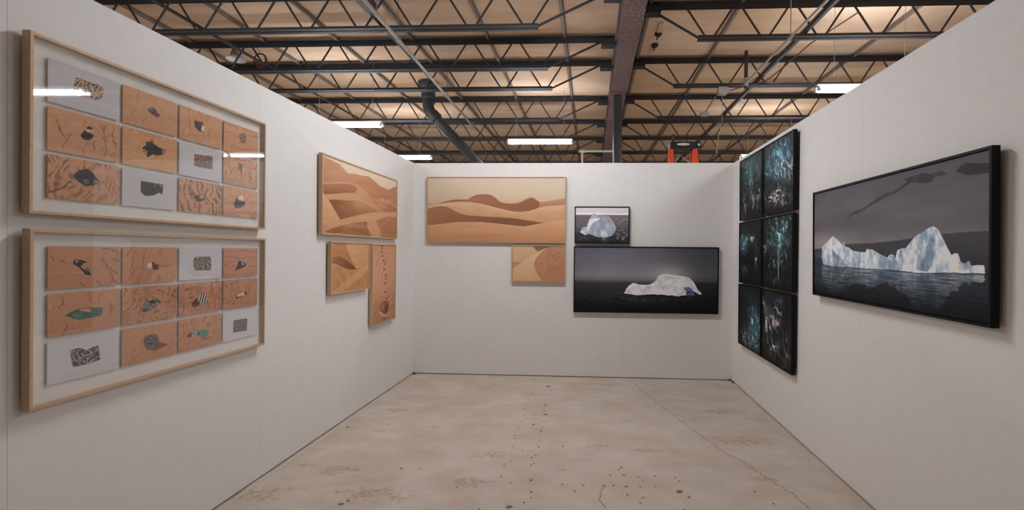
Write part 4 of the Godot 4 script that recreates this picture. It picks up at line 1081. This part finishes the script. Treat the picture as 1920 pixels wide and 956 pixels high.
func lamp(at: Vector3, label: String) -> void:
	var o := thing("fluorescent_fixture", label, "light fixture", at, "twin-tube fluorescent fixtures")
	var len := 1.22
	# local y = 0 is the level of the tubes
	part("housing", Build.new().prism(PackedVector2Array([Vector2(-0.03, 0.03), Vector2(0.03, 0.03), Vector2(0.03, 0.065), Vector2(0.02, 0.075), Vector2(-0.02, 0.075), Vector2(-0.03, 0.065)]), -len / 2, len / 2, Basis(Vector3.UP, PI / 2)).done(), M.enamel, o)
	for s in [-1, 1]:
		var tube := part("tube", Build.new().tube([Vector3(-len / 2 + 0.03, 0, s * 0.045), Vector3(len / 2 - 0.03, 0, s * 0.045)], 0.0135, 12).done(), M.tube, o, Vector3.ZERO, "glowing fluorescent tube")
		for e in [-1, 1]:
			part("end_cap", Build.new().tube([Vector3(e * (len / 2 - 0.03), 0, s * 0.045), Vector3(e * (len / 2 - 0.012), 0, s * 0.045)], 0.0145, 12).done(), M.steel, tube)
			part("socket", Build.new().mid(Vector3(e * (len / 2 - 0.006), 0.012, s * 0.04), Vector3(0.012, 0.056, 0.04)).done(), M.enamel, o)
	for e in [-1, 1]:
		var x := 0.45
		for tried in [0.45, 0.4, 0.35, 0.5, 0.3]:      # clear of the strips under the deck joints
			x = tried
			if absf(fposmod(at.x + e * x + 0.386 + 0.55, 1.1065) - 0.55) > 0.06:
				break
		part("hanger_wire", Build.new().tube([Vector3(e * x, 0.074, 0), Vector3(e * x, DECK - LAMP_Y, 0)], 0.003, 5).done(), M.steel, o)
	var light := AreaLight3D.new()
	light.name = "tube_light"
	light.area_size = Vector2(1.14, 0.11)
	light.light_color = LAMP_COLOR
	light.light_energy = LAMP_ENERGY
	light.area_range = 40.0
	light.area_attenuation = 2.0
	light.shadow_enabled = true
	light.position = Vector3(0, -0.018, 0)
	light.rotation = Vector3(-PI / 2, 0, 0)
	o.add_child(light)


func wire(called: String, label: String, category: String, path: Array, r: float, m: Material) -> void:
	var o := thing(called, label, category, path[0])
	var local := []
	for p in path:
		local.append(p - path[0])
	part("strand", Build.new().tube(local, r, 6).done(), m, o)


func roof() -> void:
	var ceiling := thing("ceiling", "tan roof deck of sagging boards over the steel joists", "ceiling", Vector3.ZERO, "", "structure")
	var xs := []
	for k in range(-8, 9):
		xs.append(-0.386 + 1.1065 * k)
	xs[0] = HALL[0]
	xs[-1] = HALL[1]
	var zs := []
	for k in 10:
		zs.append(HALL[2] + 2.22 * k)
	zs[-1] = HALL[3]
	var rng := RandomNumberGenerator.new()
	rng.seed = 77
	for i in xs.size() - 1:
		for j in zs.size() - 1:
			var a := Vector2(xs[i] + 0.002, zs[j] + 0.004)
			var e := Vector2(xs[i + 1] - 0.002, zs[j + 1] - 0.004)
			var b := Build.new()
			var sag := rng.randf_range(0.002, 0.016)
			var nx := 4
			var nz := 4
			var grid := []
			for q in nz + 1:
				for p in nx + 1:
					var u := float(p) / nx
					var v := float(q) / nz
					grid.append(Vector3(lerpf(a.x, e.x, u), DECK - sag * 16 * u * (1 - u) * v * (1 - v) * 0.6 - sag * 0.5 * absf(sin(v * PI * 3)), lerpf(a.y, e.y, v)))
			for q in nz:
				for p in nx:
					var k := q * (nx + 1) + p
					b.quad(grid[k], grid[k + 1], grid[k + nx + 2], grid[k + nx + 1])
			b.box(Vector3(a.x, DECK + 0.001, a.y), Vector3(e.x, DECK + 0.04, e.y))
			part("deck_board", b.done(), M.deck[rng.randi() % 4], ceiling)
	part("roof_slab", Build.new().box(Vector3(HALL[0] - 0.2, DECK + 0.045, HALL[2] - 0.2), Vector3(HALL[1] + 0.2, DECK + 0.2, HALL[3] + 0.2)).done(), M.joist, ceiling)
	for i in range(1, xs.size() - 1):
		var o := thing("deck_purlin", "thin grey steel strip under a joint of the tan deck", "purlin", Vector3(xs[i], DECK - 0.035, (HALL[2] + HALL[3]) / 2), "strips under the deck joints")
		part("strip", Build.new().mid(Vector3.ZERO, Vector3(0.034, 0.03, HALL[3] - HALL[2] - 0.1)).mid(Vector3(0, 0.018, 0), Vector3(0.06, 0.006, HALL[3] - HALL[2] - 0.1)).done(), M.purlin, o)
	# girder and its column
	var g := thing("roof_girder", "plum steel girder speckled with pale flakes resting on the column", "girder", Vector3(0.452, CHORD_LOW, (HALL[2] + HALL[3]) / 2))
	var len: float = HALL[3] - HALL[2] - 0.05
	part("bottom_flange", Build.new().mid(Vector3(0, 0.0, 0), Vector3(0.256, 0.016, len)).done(), M.girder, g)
	part("web_plate", Build.new().mid(Vector3(0, 0.165, 0), Vector3(0.014, 0.314, len)).done(), M.girder, g)
	part("top_flange", Build.new().mid(Vector3(0, 0.33, 0), Vector3(0.256, 0.016, len)).done(), M.girder, g)
	var col := thing("steel_column", "round charcoal steel column under the plum girder", "column", Vector3(0.44, 0, -7.62))
	part("shaft", Build.new().lathe([Vector2(0.076, 0.02), Vector2(0.076, CHORD_LOW - 0.03)], Vector3.ZERO, 24).done(), M.column, col)
	part("cap_plate", Build.new().mid(Vector3(0, CHORD_LOW - 0.019, 0), Vector3(0.25, 0.02, 0.3)).done(), M.girder, col)
	part("base_plate", Build.new().mid(Vector3(0, 0.01, 0), Vector3(0.3, 0.02, 0.3)).done(), M.column, col)
	# joists
	for side in [true, false]:
		var x0: float = HALL[0] if side else 0.60
		var x1: float = 0.325 if side else HALL[1]
		var end := -0.63 if side else 1.30
		var rise := CHORD_TOP - CHORD_LOW
		var kit := {
			"top": angle_pair(x1 - x0, 0.064, 0.022, false), "low": angle_pair((end - x0) if side else (x1 - end), 0.05, 0.022, true),
			"bar": Build.new().tube([Vector3.ZERO, Vector3(0.78 if side else -0.60, rise - 0.02, 0)], 0.015, 7).done(),
			"rise": Build.new().tube([Vector3.ZERO, Vector3(0.245, rise, 0)], 0.0125, 7).done(), "fall": Build.new().tube([Vector3.ZERO, Vector3(-0.245, rise, 0)], 0.0125, 7).done(),
			"seat": Build.new().mid(Vector3.ZERO, Vector3(0.19 if side else 0.24, 0.07, 0.13)).done()}
		for z in ([-3.66, -5.3, -6.5, -7.31, -9.02, -10.61, -12.16, -13.86, -15.5] if side else [-4.0, -5.65, -7.25, -8.95, -10.6, -12.12, -13.9, -15.5]):
			joist(z, x0, x1, side, "joists left of the girder" if side else "joists right of the girder", kit)
	for x in [-4.74, -2.5, 2.58, 5.2]:
		var o := thing("bridging_bar", "dark steel bridging angle crossing the joists at their lower chords", "brace", Vector3(x, CHORD_LOW + 0.03, -9.4), "bridging angles across the joists")
		part("angle_bar", Build.new().mid(Vector3(0, 0, 0), Vector3(0.04, 0.005, 14.0)).mid(Vector3(-0.018, 0.02, 0), Vector3(0.005, 0.04, 14.0)).done(), M.joist, o)


func services() -> void:
	lamp(Vector3(-0.955, LAMP_Y, -8.49), "lit twin-tube fixture hanging between the drain pipe and the girder")
	lamp(Vector3(-4.03, LAMP_Y, -7.29), "lit twin-tube fixture hanging beyond the left wall, nearer of two there")
	lamp(Vector3(-4.13, LAMP_Y, -9.88), "lit twin-tube fixture hanging beyond the left wall, farther of two there")
	lamp(Vector3(3.42, LAMP_Y, -5.82), "lit twin-tube fixture hanging above the right wall, fed by the drooping cable")
	lamp(Vector3(3.80, LAMP_Y, -9.87), "lit twin-tube fixture low over the back right corner, mostly hidden")
	lamp(Vector3(-0.5, LAMP_Y, -3.5), "lit twin-tube fixture hanging over the middle of the booth")
	lamp(Vector3(3.42, LAMP_Y, -3.2), "lit twin-tube fixture outside the right wall abreast of the six dark pictures")
	lamp(Vector3(-4.03, LAMP_Y, -2.8), "lit twin-tube fixture outside the left wall abreast of the glazed frames")

	# drain pipe
	var d := thing("drain_pipe", "thick charcoal drain pipe dropping from the deck and bending down past the lamp", "pipe", Vector3(-2.99, 0, -8.2))
	part("deck_collar", Build.new().lathe([Vector2(0.11, 4.2), Vector2(0.125, 4.22), Vector2(0.125, 4.33), Vector2(0.17, 4.42), Vector2(0.18, DECK - 0.02)], Vector3.ZERO, 20).done(), M.column, d)
	part("drop", Build.new().tube([Vector3(0, 4.3, 0), Vector3(0, 4.1, 0), Vector3(0.012, 4.04, 0), Vector3(0.045, 3.97, -0.01), Vector3(0.1, 3.9, -0.02)], 0.1, 18, false).done(), M.column, d)
	part("elbow_hub", Build.new().tube([Vector3(0.075, 3.935, -0.014), Vector3(0.16, 3.845, -0.03)], 0.112, 18).done(), M.column, d)
	part("sloping_run", Build.new().tube([Vector3(0.09, 3.915, -0.02), Vector3(0.97, 2.98, -0.2), Vector3(1.5, 2.42, -0.3), Vector3(1.62, 2.25, -0.32), Vector3(1.65, 2.1, -0.33), Vector3(1.65, 0.0, -0.33)], 0.088, 18, false).done(), M.column, d)
	part("coupling", Build.new().tube([Vector3(0.43, 3.554, -0.088), Vector3(0.52, 3.458, -0.107)], 0.094, 18).done(), M.column, d)

	# conduits
	var c := thing("grey_conduit", "long pale grey pipe hung on rods left of the girder", "pipe", Vector3(-2.26, 3.95, -3.2))
	part("pipe_run", Build.new().tube([Vector3(0, 0, 0), Vector3(-0.1, 0, -4.2)], 0.020, 12).done(), M.galvanised, c)
	part("pipe_run", Build.new().tube([Vector3(-0.1, 0, -4.15), Vector3(-0.13, 0.0, -6.04)], 0.016, 12).done(), M.galvanised, c)
	for z in [-1.55, -2.12, -4.15, -5.95]:
		part("clamp", Build.new().tube([Vector3(-0.022 * -z - 0.005, 0, z - 0.02), Vector3(-0.022 * -z - 0.005, 0, z + 0.02)], 0.027, 12).done(), M.galvanised, c)
		part("hanger_rod", Build.new().tube([Vector3(-0.022 * -z - 0.005, 0.03, z), Vector3(-0.022 * -z - 0.005, 0.56, z)], 0.006, 6).done(), M.galvanised, c)
	part("wall_bracket", Build.new().mid(Vector3(-0.1, 0.07, -1.42), Vector3(0.12, 0.09, 0.3)).done(), M.column, c)
	c = thing("grey_conduit", "pale grey pipe right of the girder ending at a dark upright stub", "pipe", Vector3(2.36, 3.95, -3.4))
	part("pipe_run", Build.new().tube([Vector3(0, 0, 0), Vector3(-0.08, 0, -3.39)], 0.015, 12).done(), M.galvanised, c)
	part("clamp", Build.new().tube([Vector3(-0.045, 0, -2.0), Vector3(-0.046, 0, -2.05)], 0.021, 12).done(), M.galvanised, c)
	part("hanger_rod", Build.new().tube([Vector3(-0.046, 0.03, -2.02), Vector3(-0.046, 0.56, -2.02)], 0.006, 6).done(), M.galvanised, c)
	part("upright_stub", Build.new().tube([Vector3(-0.085, -0.09, -3.42), Vector3(-0.085, 0.46, -3.42)], 0.026, 10).done(), M.joist_brown, c)
	part("tee_fitting", Build.new().tube([Vector3(-0.085, -0.06, -3.42), Vector3(-0.085, 0.06, -3.42)], 0.034, 10).done(), M.galvanised, c)

	# white water pipe at the column
	var w := thing("white_pipe", "thin white pipe with a tee reaching the charcoal column", "pipe", Vector3(-0.14, 0, -7.45))
	part("cross_run", Build.new().tube([Vector3(-0.06, 3.08, 0), Vector3(0.52, 3.08, 0)], 0.017, 10).done(), M.enamel, w)
	part("tee_fitting", Build.new().tube([Vector3(-0.05, 3.08, 0), Vector3(0.06, 3.08, 0)], 0.025, 10).done(), M.enamel, w)
	part("riser", Build.new().tube([Vector3(0, 0, 0), Vector3(0, 3.08, 0)], 0.014, 10).done(), M.enamel, w)

	# boxes, wires, flood lamp, coil
	var b := thing("junction_box", "grey electrical box under the right joist with wires below", "electrical box", Vector3(2.05, 3.965, -7.22))
	part("box_body", Build.new().bevel(Vector3(0, 0, 0), Vector3(0.15, 0.1, 0.11), 0.012).done(), M.galvanised, b)
	part("cover_plate", Build.new().mid(Vector3(0, -0.053, 0), Vector3(0.13, 0.006, 0.1)).done(), M.steel, b)
	part("connector", Build.new().tube([Vector3(0.07, 0, 0), Vector3(0.11, 0, 0)], 0.014, 8).done(), M.steel, b)
	b = thing("junction_box", "small grey electrical box on the next joist beyond the larger box", "electrical box", Vector3(2.18, 4.1, -8.87))
	part("box_body", Build.new().bevel(Vector3(0, 0, 0), Vector3(0.15, 0.085, 0.08), 0.012).done(), M.galvanised, b)
	part("cover_plate", Build.new().mid(Vector3(0, 0, 0.043), Vector3(0.13, 0.07, 0.006)).done(), M.steel, b)
	wire("slack_wire", "pale slack wire from the larger electrical box to the smaller one", "wire", [Vector3(1.965, 3.9, -7.29), Vector3(1.93, 3.84, -7.5), Vector3(1.95, 3.85, -8.0), Vector3(2.06, 3.96, -8.5), Vector3(2.1, 4.03, -8.8)], 0.006, M.galvanised)
	wire("hanging_wire", "pale wire hanging straight down below the larger electrical box", "wire", [Vector3(2.05, 3.92, -7.22), Vector3(2.055, 3.7, -7.23), Vector3(2.045, 3.48, -7.22), Vector3(1.99, 3.25, -7.2), Vector3(1.96, 2.98, -7.2)], 0.005, M.galvanised)
	wire("lamp_cable", "pale cable drooping from the joist to the lamp beyond the right wall", "wire", [Vector3(2.76, 4.07, -7.2), Vector3(2.86, 3.98, -6.9), Vector3(2.88, 3.8, -6.4), Vector3(2.80, 3.66, -5.98), Vector3(2.785, 3.56, -5.83)], 0.007, M.galvanised)
	wire("sagging_cable", "brown cable sagging along the bridging right of the girder", "wire", [Vector3(3.25, 4.38, -5.7), Vector3(2.95, 4.27, -6.3), Vector3(2.85, 4.2, -6.9), Vector3(2.7, 4.1, -7.2), Vector3(2.4, 4.04, -7.22), Vector3(2.16, 3.97, -7.22)], 0.009, M.rust)
	var f := thing("flood_lamp", "unlit white flood lamp fixed under a joist beyond the left wall", "lamp", Vector3(-5.36, 4.37, -6.58))
	part("mount", Build.new().mid(Vector3(0.0, 0.06, 0), Vector3(0.05, 0.14, 0.05)).done(), M.galvanised, f)
	part("ballast", Build.new().bevel(Vector3(0.03, -0.02, 0), Vector3(0.12, 0.07, 0.09), 0.01).done(), M.galvanised, f)
	part("shade", Build.new().lathe([Vector2(0.04, 0.0), Vector2(0.08, -0.02), Vector2(0.125, -0.06), Vector2(0.13, -0.07), Vector2(0.12, -0.06), Vector2(0.07, -0.02), Vector2(0, -0.015)], Vector3(0.02, -0.03, 0), 20).done(), M.enamel, f)
	var ring := []
	for k in 25:
		ring.append(Vector3(cos(TAU * k / 24) * 0.1, sin(TAU * k / 24) * 0.105, 0.004 * sin(k * 2.0)))
	var coil := thing("cable_coil", "coil of brown cable hanging on a joist beside the flood lamp", "cable", Vector3(-4.99, 4.27, -6.62))
	part("tie", Build.new().tube([Vector3(0, 0.1, 0), Vector3(0.0, 0.15, 0.05), Vector3(0.0, 0.2, 0.12)], 0.004, 6).done(), M.rust, coil)
	part("loop", Build.new().tube(ring, 0.011, 8, false).done(), M.rust, coil)
	part("loop", Build.new().tube(ring.map(func(p): return p * 0.9 + Vector3(0.005, 0.006, 0.012)), 0.010, 8, false).done(), M.rust, coil)
	for k in 2:
		var s := thing("hanger_clip", "black clip with a tan batten on the deck beside the girder, " + ["nearer", "farther"][k] + " of two", "clip", Vector3(0.935, DECK - 0.02, -6.45 - 0.35 * k))
		part("batten", Build.new().mid(Vector3(0, 0, 0.17 if k == 0 else -0.17), Vector3(0.06, 0.018, 0.26)).done(), M.deck[1], s)
		part("clip_body", Build.new().lathe([Vector2(0, -0.04), Vector2(0.03, -0.035), Vector2(0.055, -0.012), Vector2(0.05, 0.012), Vector2(0, 0.014)], Vector3.ZERO, 9).done(), M.black, s)
		part("clip_tail", Build.new().tube([Vector3(0, -0.03, 0), Vector3(-0.02, -0.07, -0.03)], 0.01, 6).done(), M.black, s)


func ladder() -> void:
	var o := thing("step_ladder", "orange step ladder with a black top standing behind the back wall", "ladder", Vector3(1.19, 0, -6.0))
	var top := 2.8
	for s in [-1.0, 1.0]:
		var front := [Vector3(s * 0.152, top - 0.02, 0.05), Vector3(s * 0.30, 0.0, 0.62)]
		var rear := [Vector3(s * 0.135, top - 0.02, -0.06), Vector3(s * 0.27, 0.0, -0.95)]
		part("front_rail", Build.new().prism(PackedVector2Array([Vector2(-0.014, -0.033), Vector2(0.014, -0.033), Vector2(0.014, 0.033), Vector2(-0.014, 0.033)]), 0.0, front[0].distance_to(front[1]), Basis.looking_at(front[0] - front[1], Vector3.RIGHT, true)).done(), M.orange, o, front[1])
		part("rear_rail", Build.new().prism(PackedVector2Array([Vector2(-0.012, -0.02), Vector2(0.012, -0.02), Vector2(0.012, 0.02), Vector2(-0.012, 0.02)]), 0.0, rear[0].distance_to(rear[1]), Basis.looking_at(rear[0] - rear[1], Vector3.RIGHT, true)).done(), M.orange, o, rear[1])
		part("spreader_bar", Build.new().tube([Vector3(s * 0.2, 1.5, 0.31), Vector3(s * 0.19, 1.55, -0.5)], 0.008, 6).done(), M.steel, o)
		part("cap_brace", Build.new().tube([Vector3(s * 0.13, top - 0.24, 0.08), Vector3(s * 0.03, top - 0.1, -0.1)], 0.012, 6).done(), M.steel, o)
	for k in 8:
		var y := 0.32 + 0.3 * k
		var t := 1.0 - y / top
		part("step", Build.new().mid(Vector3(0, y, 0.05 + 0.57 * t), Vector3(0.27 + 0.30 * t, 0.025, 0.08)).done(), M.steel, o)
	part("back_brace", Build.new().tube([Vector3(-0.16, 2.35, -0.2), Vector3(0.16, 2.35, -0.2)], 0.01, 6).done(), M.steel, o)
	var cap := part("cap", Build.new().bevel(Vector3(0, top + 0.018, 0), Vector3(0.33, 0.09, 0.16), 0.012).done(), M.black, o, Vector3.ZERO, "black moulded top")
	var oval := PackedVector2Array()
	for k in 24:
		oval.append(Vector2(cos(TAU * k / 24) * 0.083, sin(TAU * k / 24) * 0.016))
	part("badge", Build.new().prism(oval, 0.0, 0.002).done(), M.enamel, cap, Vector3(0.0, top + 0.028, 0.0805), "white oval badge")
	var letters := Build.new()
	for k in 7:
		letters.mid(Vector3(-0.047 + 0.0155 * k, 0, 0), Vector3(0.004, 0.011, 0.001)).mid(Vector3(-0.043 + 0.0155 * k, 0.003 * (1 if k % 2 == 0 else -1), 0), Vector3(0.006, 0.003, 0.001))
	part("badge_lettering", letters.done(), M.black, cap, Vector3(0, top + 0.028, 0.083))
	part("tool_post", Build.new().bevel(Vector3(-0.115, top + 0.11, 0.0), Vector3(0.028, 0.14, 0.03), 0.006).done(), M.joist_brown, o)
	part("tool_clip", Build.new().mid(Vector3(0.205, top + 0.03, 0.03), Vector3(0.06, 0.07, 0.05)).mid(Vector3(0.195, top - 0.11, 0.03), Vector3(0.024, 0.22, 0.03)).done(), M.black, o)
	part("clip_label", Build.new().mid(Vector3(0.205, top + 0.03, 0.056), Vector3(0.026, 0.026, 0.002)).done(), M.enamel, o)


# ---------------------------------------------------------------- surfaces
func noise_image(size: int, number: int, freq: float, octaves: int, from: Color, to: Color, low := -0.6, high := 0.6, stretch := 1.0) -> ImageTexture:
	var n := FastNoiseLite.new()
	n.seed = number
	n.frequency = freq
	n.fractal_octaves = octaves
	var img := Image.create(size, size, false, Image.FORMAT_RGB8)
	for y in size:
		for x in size:
			var a := float(x) / size
			var b := float(y) / size
			# blended over the edges so that it repeats
			var s := n.get_noise_2d(x, y * stretch) * (1 - a) * (1 - b) + n.get_noise_2d(x - size, y * stretch) * a * (1 - b) + n.get_noise_2d(x, (y - size) * stretch) * (1 - a) * b + n.get_noise_2d(x - size, (y - size) * stretch) * a * b
			img.set_pixel(x, y, from.lerp(to, clampf((s - low) / (high - low), 0, 1)))
	return ImageTexture.create_from_image(img)


func surfaces() -> void:
	var panel := plain(Color(1, 1, 1), 0.75)
	panel.albedo_texture = noise_image(256, 3, 0.02, 4, Color(0.905, 0.90, 0.893), Color(0.925, 0.92, 0.914))
	panel.uv1_triplanar = true
	panel.uv1_world_triplanar = true
	panel.uv1_scale = Vector3(1.6, 1.6, 1.6)
	M.panel = panel
	M.mat = plain(Color(0.93, 0.925, 0.91), 0.85)
	var maple := plain(Color(1, 1, 1), 0.5)
	maple.albedo_texture = noise_image(256, 8, 0.03, 3, Color(0.74, 0.605, 0.475), Color(0.84, 0.71, 0.575), -0.6, 0.6, 6.0)
	maple.uv1_scale = Vector3(3, 3, 3)
	maple.uv1_triplanar = true
	M.maple = maple
	M.black_wood = plain(Color(0.085, 0.082, 0.085), 0.55)
	M.black_wood.metallic_specular = 0.3
	var glass := StandardMaterial3D.new()
	glass.albedo_color = Color(1, 1, 1, 0.03)
	glass.transparency = BaseMaterial3D.TRANSPARENCY_ALPHA
	glass.roughness = 0.02
	glass.metallic_specular = 0.5
	M.glass = glass
	M.black = plain(Color(0.06, 0.06, 0.065), 0.45)
	M.joist = plain(Color(0.225, 0.225, 0.245), 0.6)
	M.joist_brown = plain(Color(0.20, 0.175, 0.165), 0.65)
	M.purlin = plain(Color(0.50, 0.45, 0.41), 0.6)
	M.column = plain(Color(0.24, 0.25, 0.275), 0.5)
	M.steel = plain(Color(0.72, 0.71, 0.70), 0.4, 0.6)
	M.galvanised = plain(Color(0.68, 0.665, 0.65), 0.45, 0.3)
	M.enamel = plain(Color(0.92, 0.91, 0.90), 0.4)
	M.orange = plain(Color(0.86, 0.29, 0.14), 0.45)
	M.rust = plain(Color(0.42, 0.24, 0.18), 0.7)
	M.tape = plain(Color(0.80, 0.77, 0.73), 0.7)
	M.hall = plain(Color(0.80, 0.78, 0.75), 0.8)
	var girder := plain(Color(1, 1, 1), 0.7)
	girder.albedo_texture = noise_image(512, 21, 0.075, 2, Color(0.43, 0.35, 0.355), Color(0.80, 0.75, 0.73), 0.20, 0.36)
	girder.uv1_triplanar = true
	girder.uv1_world_triplanar = true
	girder.uv1_scale = Vector3(1.1, 1.1, 0.8)
	M.girder = girder
	M.deck = []
	for k in 4:
		var d := plain([Color(1, 1, 1), Color(0.97, 0.95, 0.92), Color(1.0, 0.985, 0.95), Color(0.94, 0.93, 0.92)][k], 0.8)
		d.albedo_texture = noise_image(256, 31 + k, 0.012, 4, Color(0.84, 0.71, 0.60), Color(0.91, 0.81, 0.70), -0.5, 0.5, 3.0)
		d.uv1_triplanar = true
		d.uv1_world_triplanar = true
		d.uv1_scale = Vector3(0.31, 0.31, 0.31)
		M.deck.append(d)
	var tube := plain(Color(0.95, 0.95, 0.95), 0.4)
	tube.emission_enabled = true
	tube.emission = LAMP_COLOR
	tube.emission_energy_multiplier = TUBE_GLOW
	M.tube = tube


const LAMP_COLOR := Color(0.973, 0.982, 1.0)
const LAMP_ENERGY := 2.2
const TUBE_GLOW := 85.0
const EXPOSURE := 1.13


func _ready() -> void:
	# camera: level, a lens of 850 pixels on a frame cut from the left part of the picture
	var cam := Camera3D.new()
	cam.name = "camera"
	cam.near = 0.05
	cam.far = 100.0
	cam.projection = Camera3D.PROJECTION_FRUSTUM
	cam.size = 956.0 / 850.0 * cam.near
	cam.frustum_offset = Vector2((960.0 - 1064.6) / 850.0 * cam.near, 0.0)
	cam.position = Vector3(0, 1.4264, 0)
	cam.basis = Basis(Vector3.UP, 0.0487885) * Basis(Vector3.RIGHT, -0.0066331) * Basis(Vector3.BACK, 0.0085481)
	add_child(cam)
	cam.current = true
	var env := Environment.new()
	env.background_mode = Environment.BG_COLOR
	env.background_color = Color(0, 0, 0)
	env.tonemap_mode = Environment.TONE_MAPPER_LINEAR
	env.tonemap_exposure = EXPOSURE
	env.sdfgi_enabled = true
	env.ssao_enabled = true
	env.ssil_enabled = true
	var world := WorldEnvironment.new()
	world.name = "world"
	world.environment = env
	add_child(world)

	surfaces()
	# the hall: floor and outer walls
	var floor_ := thing("floor", "worn beige concrete floor with chips, stains and a hairline crack", "floor", Vector3.ZERO, "", "structure")
	var fx0 := -2.25
	var fx1 := 1.8
	var fz0 := -5.4
	var fz1 := -1.9
	var slab := Build.new()
	slab.box(Vector3(fx0, -0.1, fz0), Vector3(fx1, -0.0006, fz1))
	slab.quad(Vector3(fx0, 0, fz1), Vector3(fx1, 0, fz1), Vector3(fx1, 0, fz0), Vector3(fx0, 0, fz0), true)
	part("marked_slab", slab.done(), paper(concrete(1180, 1020, fx0, fz0, fx1 - fx0, fz1 - fz0, true), 0.55), floor_)
	var rest := paper(concrete(512, 512, 0, 0, 4, 4, false), 0.55)
	rest.texture_repeat = true
	rest.uv1_triplanar = true
	rest.uv1_world_triplanar = true
	rest.uv1_scale = Vector3(0.25, 0.25, 0.25)
	for r in [[HALL[0], fx0, HALL[2], HALL[3]], [fx1, HALL[1], HALL[2], HALL[3]], [fx0, fx1, HALL[2], fz0], [fx0, fx1, fz1, HALL[3]]]:
		part("slab", Build.new().box(Vector3(r[0], -0.1, r[2]), Vector3(r[1], 0, r[3])).done(), rest, floor_)
	for r in [["wall_outer_left", HALL[0] - 0.2, HALL[0], HALL[2], HALL[3]], ["wall_outer_right", HALL[1], HALL[1] + 0.2, HALL[2], HALL[3]], ["wall_far", HALL[0], HALL[1], HALL[2] - 0.2, HALL[2]], ["wall_near", HALL[0], HALL[1], HALL[3], HALL[3] + 0.2]]:
		var o := thing(r[0], "plain pale outer wall of the hall, " + r[0].replace("wall_", "").replace("_", " ") + " side", "wall", Vector3.ZERO, "", "structure")
		part("face", Build.new().box(Vector3(r[1], 0, r[3]), Vector3(r[2], DECK + 0.05, r[4])).done(), M.hall, o)

	# the booth
	booth_wall("wall_left", "white booth wall carrying the glazed frames and dune pictures", "z", [ZB, -3.931, -2.711, -1.491, -0.271, 0.949], XL, -1.0, [Vector3(XL + 0.02, 0, ZB + 0.02)])
	booth_wall("wall_right", "white booth wall carrying the iceberg picture and six dark pictures", "z", [ZB, -3.973, -2.753, -1.533, -0.313, 0.907], XR, 1.0, [Vector3(XR - 0.012, 0, ZB + 0.085)])
	var third := (XR - XL) / 3
	booth_wall("wall_back", "white booth wall with the wide dune and the reclining ice picture", "x", [XL - 0.05, XL + third, XL + 2 * third, XR + 0.05], ZB, -1.0, [Vector3(XR - 0.02, 0, ZB + 0.012)])
	var strip := thing("floor_strip", "narrow pale strip on the concrete along the left wall", "strip", Vector3(XL + 0.018, 0.0006, -2.6))
	part("strip_sheet", Build.new().box(Vector3(0, 0, -1.5), Vector3(0.02, 0.001, 1.2)).done(), M.tape, strip)

	roof()
	services()
	ladder()

	# pictures
	glazed_grid("U", "upper maple frame under glass with a leopard-spotted scrap at its top corner", 1.5484, 2.2, 2.132)
	glazed_grid("L", "lower maple frame under glass with a crushed green bottle among its prints", 0.8384, 1.494, 1.432)
	picture("dune_picture", "wide maple-framed picture of many folded dunes on the left wall", "left", 3.294, 4.618, 1.543, 2.154, 0.01, 0.03, 0.0, 0.011, M.maple, print_dune_field(), 0.001, "maple-framed dune pictures")
	picture("dune_picture", "small maple-framed picture of a shadowed dune hollow beside the sand track", "left", 3.411, 4.026, 1.075, 1.493, 0.01, 0.03, 0.4, 0.011, M.maple, print_dune_hollow(), 0.001, "maple-framed dune pictures")
	picture("track_picture", "upright maple-framed picture of a track pressed in sand", "left", 4.08, 4.586, 0.723, 1.488, 0.01, 0.03, 0.3, 0.011, M.maple, print_sand_track(), 0.001, "maple-framed dune pictures")
	picture("dune_picture", "wide maple-framed picture of smooth rolling dunes on the back wall", "back", -1.880, -0.274, 1.527, 2.276, 0.01, 0.03, 0.3, 0.011, M.maple, print_wide_dunes(), 0.002, "maple-framed dune pictures")
	picture("dune_picture", "small maple-framed picture of a curved dune edge below the rolling dunes", "back", -0.891, -0.277, 1.083, 1.501, 0.01, 0.03, 0.3, 0.011, M.maple, print_dune_edge(), 0.002, "maple-framed dune pictures")
	picture("ice_picture", "small black-framed picture of a glassy ice block on a shore", "back", -0.176, 0.442, 1.525, 1.942, 0.012, 0.03, 0.3, 0.010, M.black_wood, print_ice_shore(), 0.002, "black-framed ice pictures")
	picture("ice_picture", "wide black-framed picture of a low iceberg on dark calm water", "back", -0.182, 1.436, 0.747, 1.493, 0.012, 0.03, 0.3, 0.010, M.black_wood, print_ice_calm(), 0.002, "black-framed ice pictures")
	picture("ice_picture", "large black-framed picture of a jagged iceberg and its reflection", "right", 3.236, 1.828, 1.145, 1.853, 0.016, 0.032, 0.5, 0.012, M.black_wood, print_iceberg(), 0.003, "black-framed ice pictures")
	var names := ["dark picture of hanging pale shards under green ice, top row by the corner", "dark picture of a burst of blue and white ice, top row", "dark picture with a lone blue glow, middle row by the corner", "dark picture of teal branching ice with a pale vertical streak, middle row", "dark picture of a rising teal plume, bottom row by the corner", "dark picture of grey tumbling folds with a violet patch, bottom row"]
	for k in 6:
		var y: float = [1.763, 1.126, 0.494][k / 2]
		var a: float = 4.803 if k % 2 == 0 else 4.166
		picture("cave_picture", "square black-framed " + names[k], "right", a, a - 0.612, y, y + 0.619, 0.016, 0.032, 0.3, 0.010, M.black_wood, print_cave(k), 0.002, "square dark ice pictures")
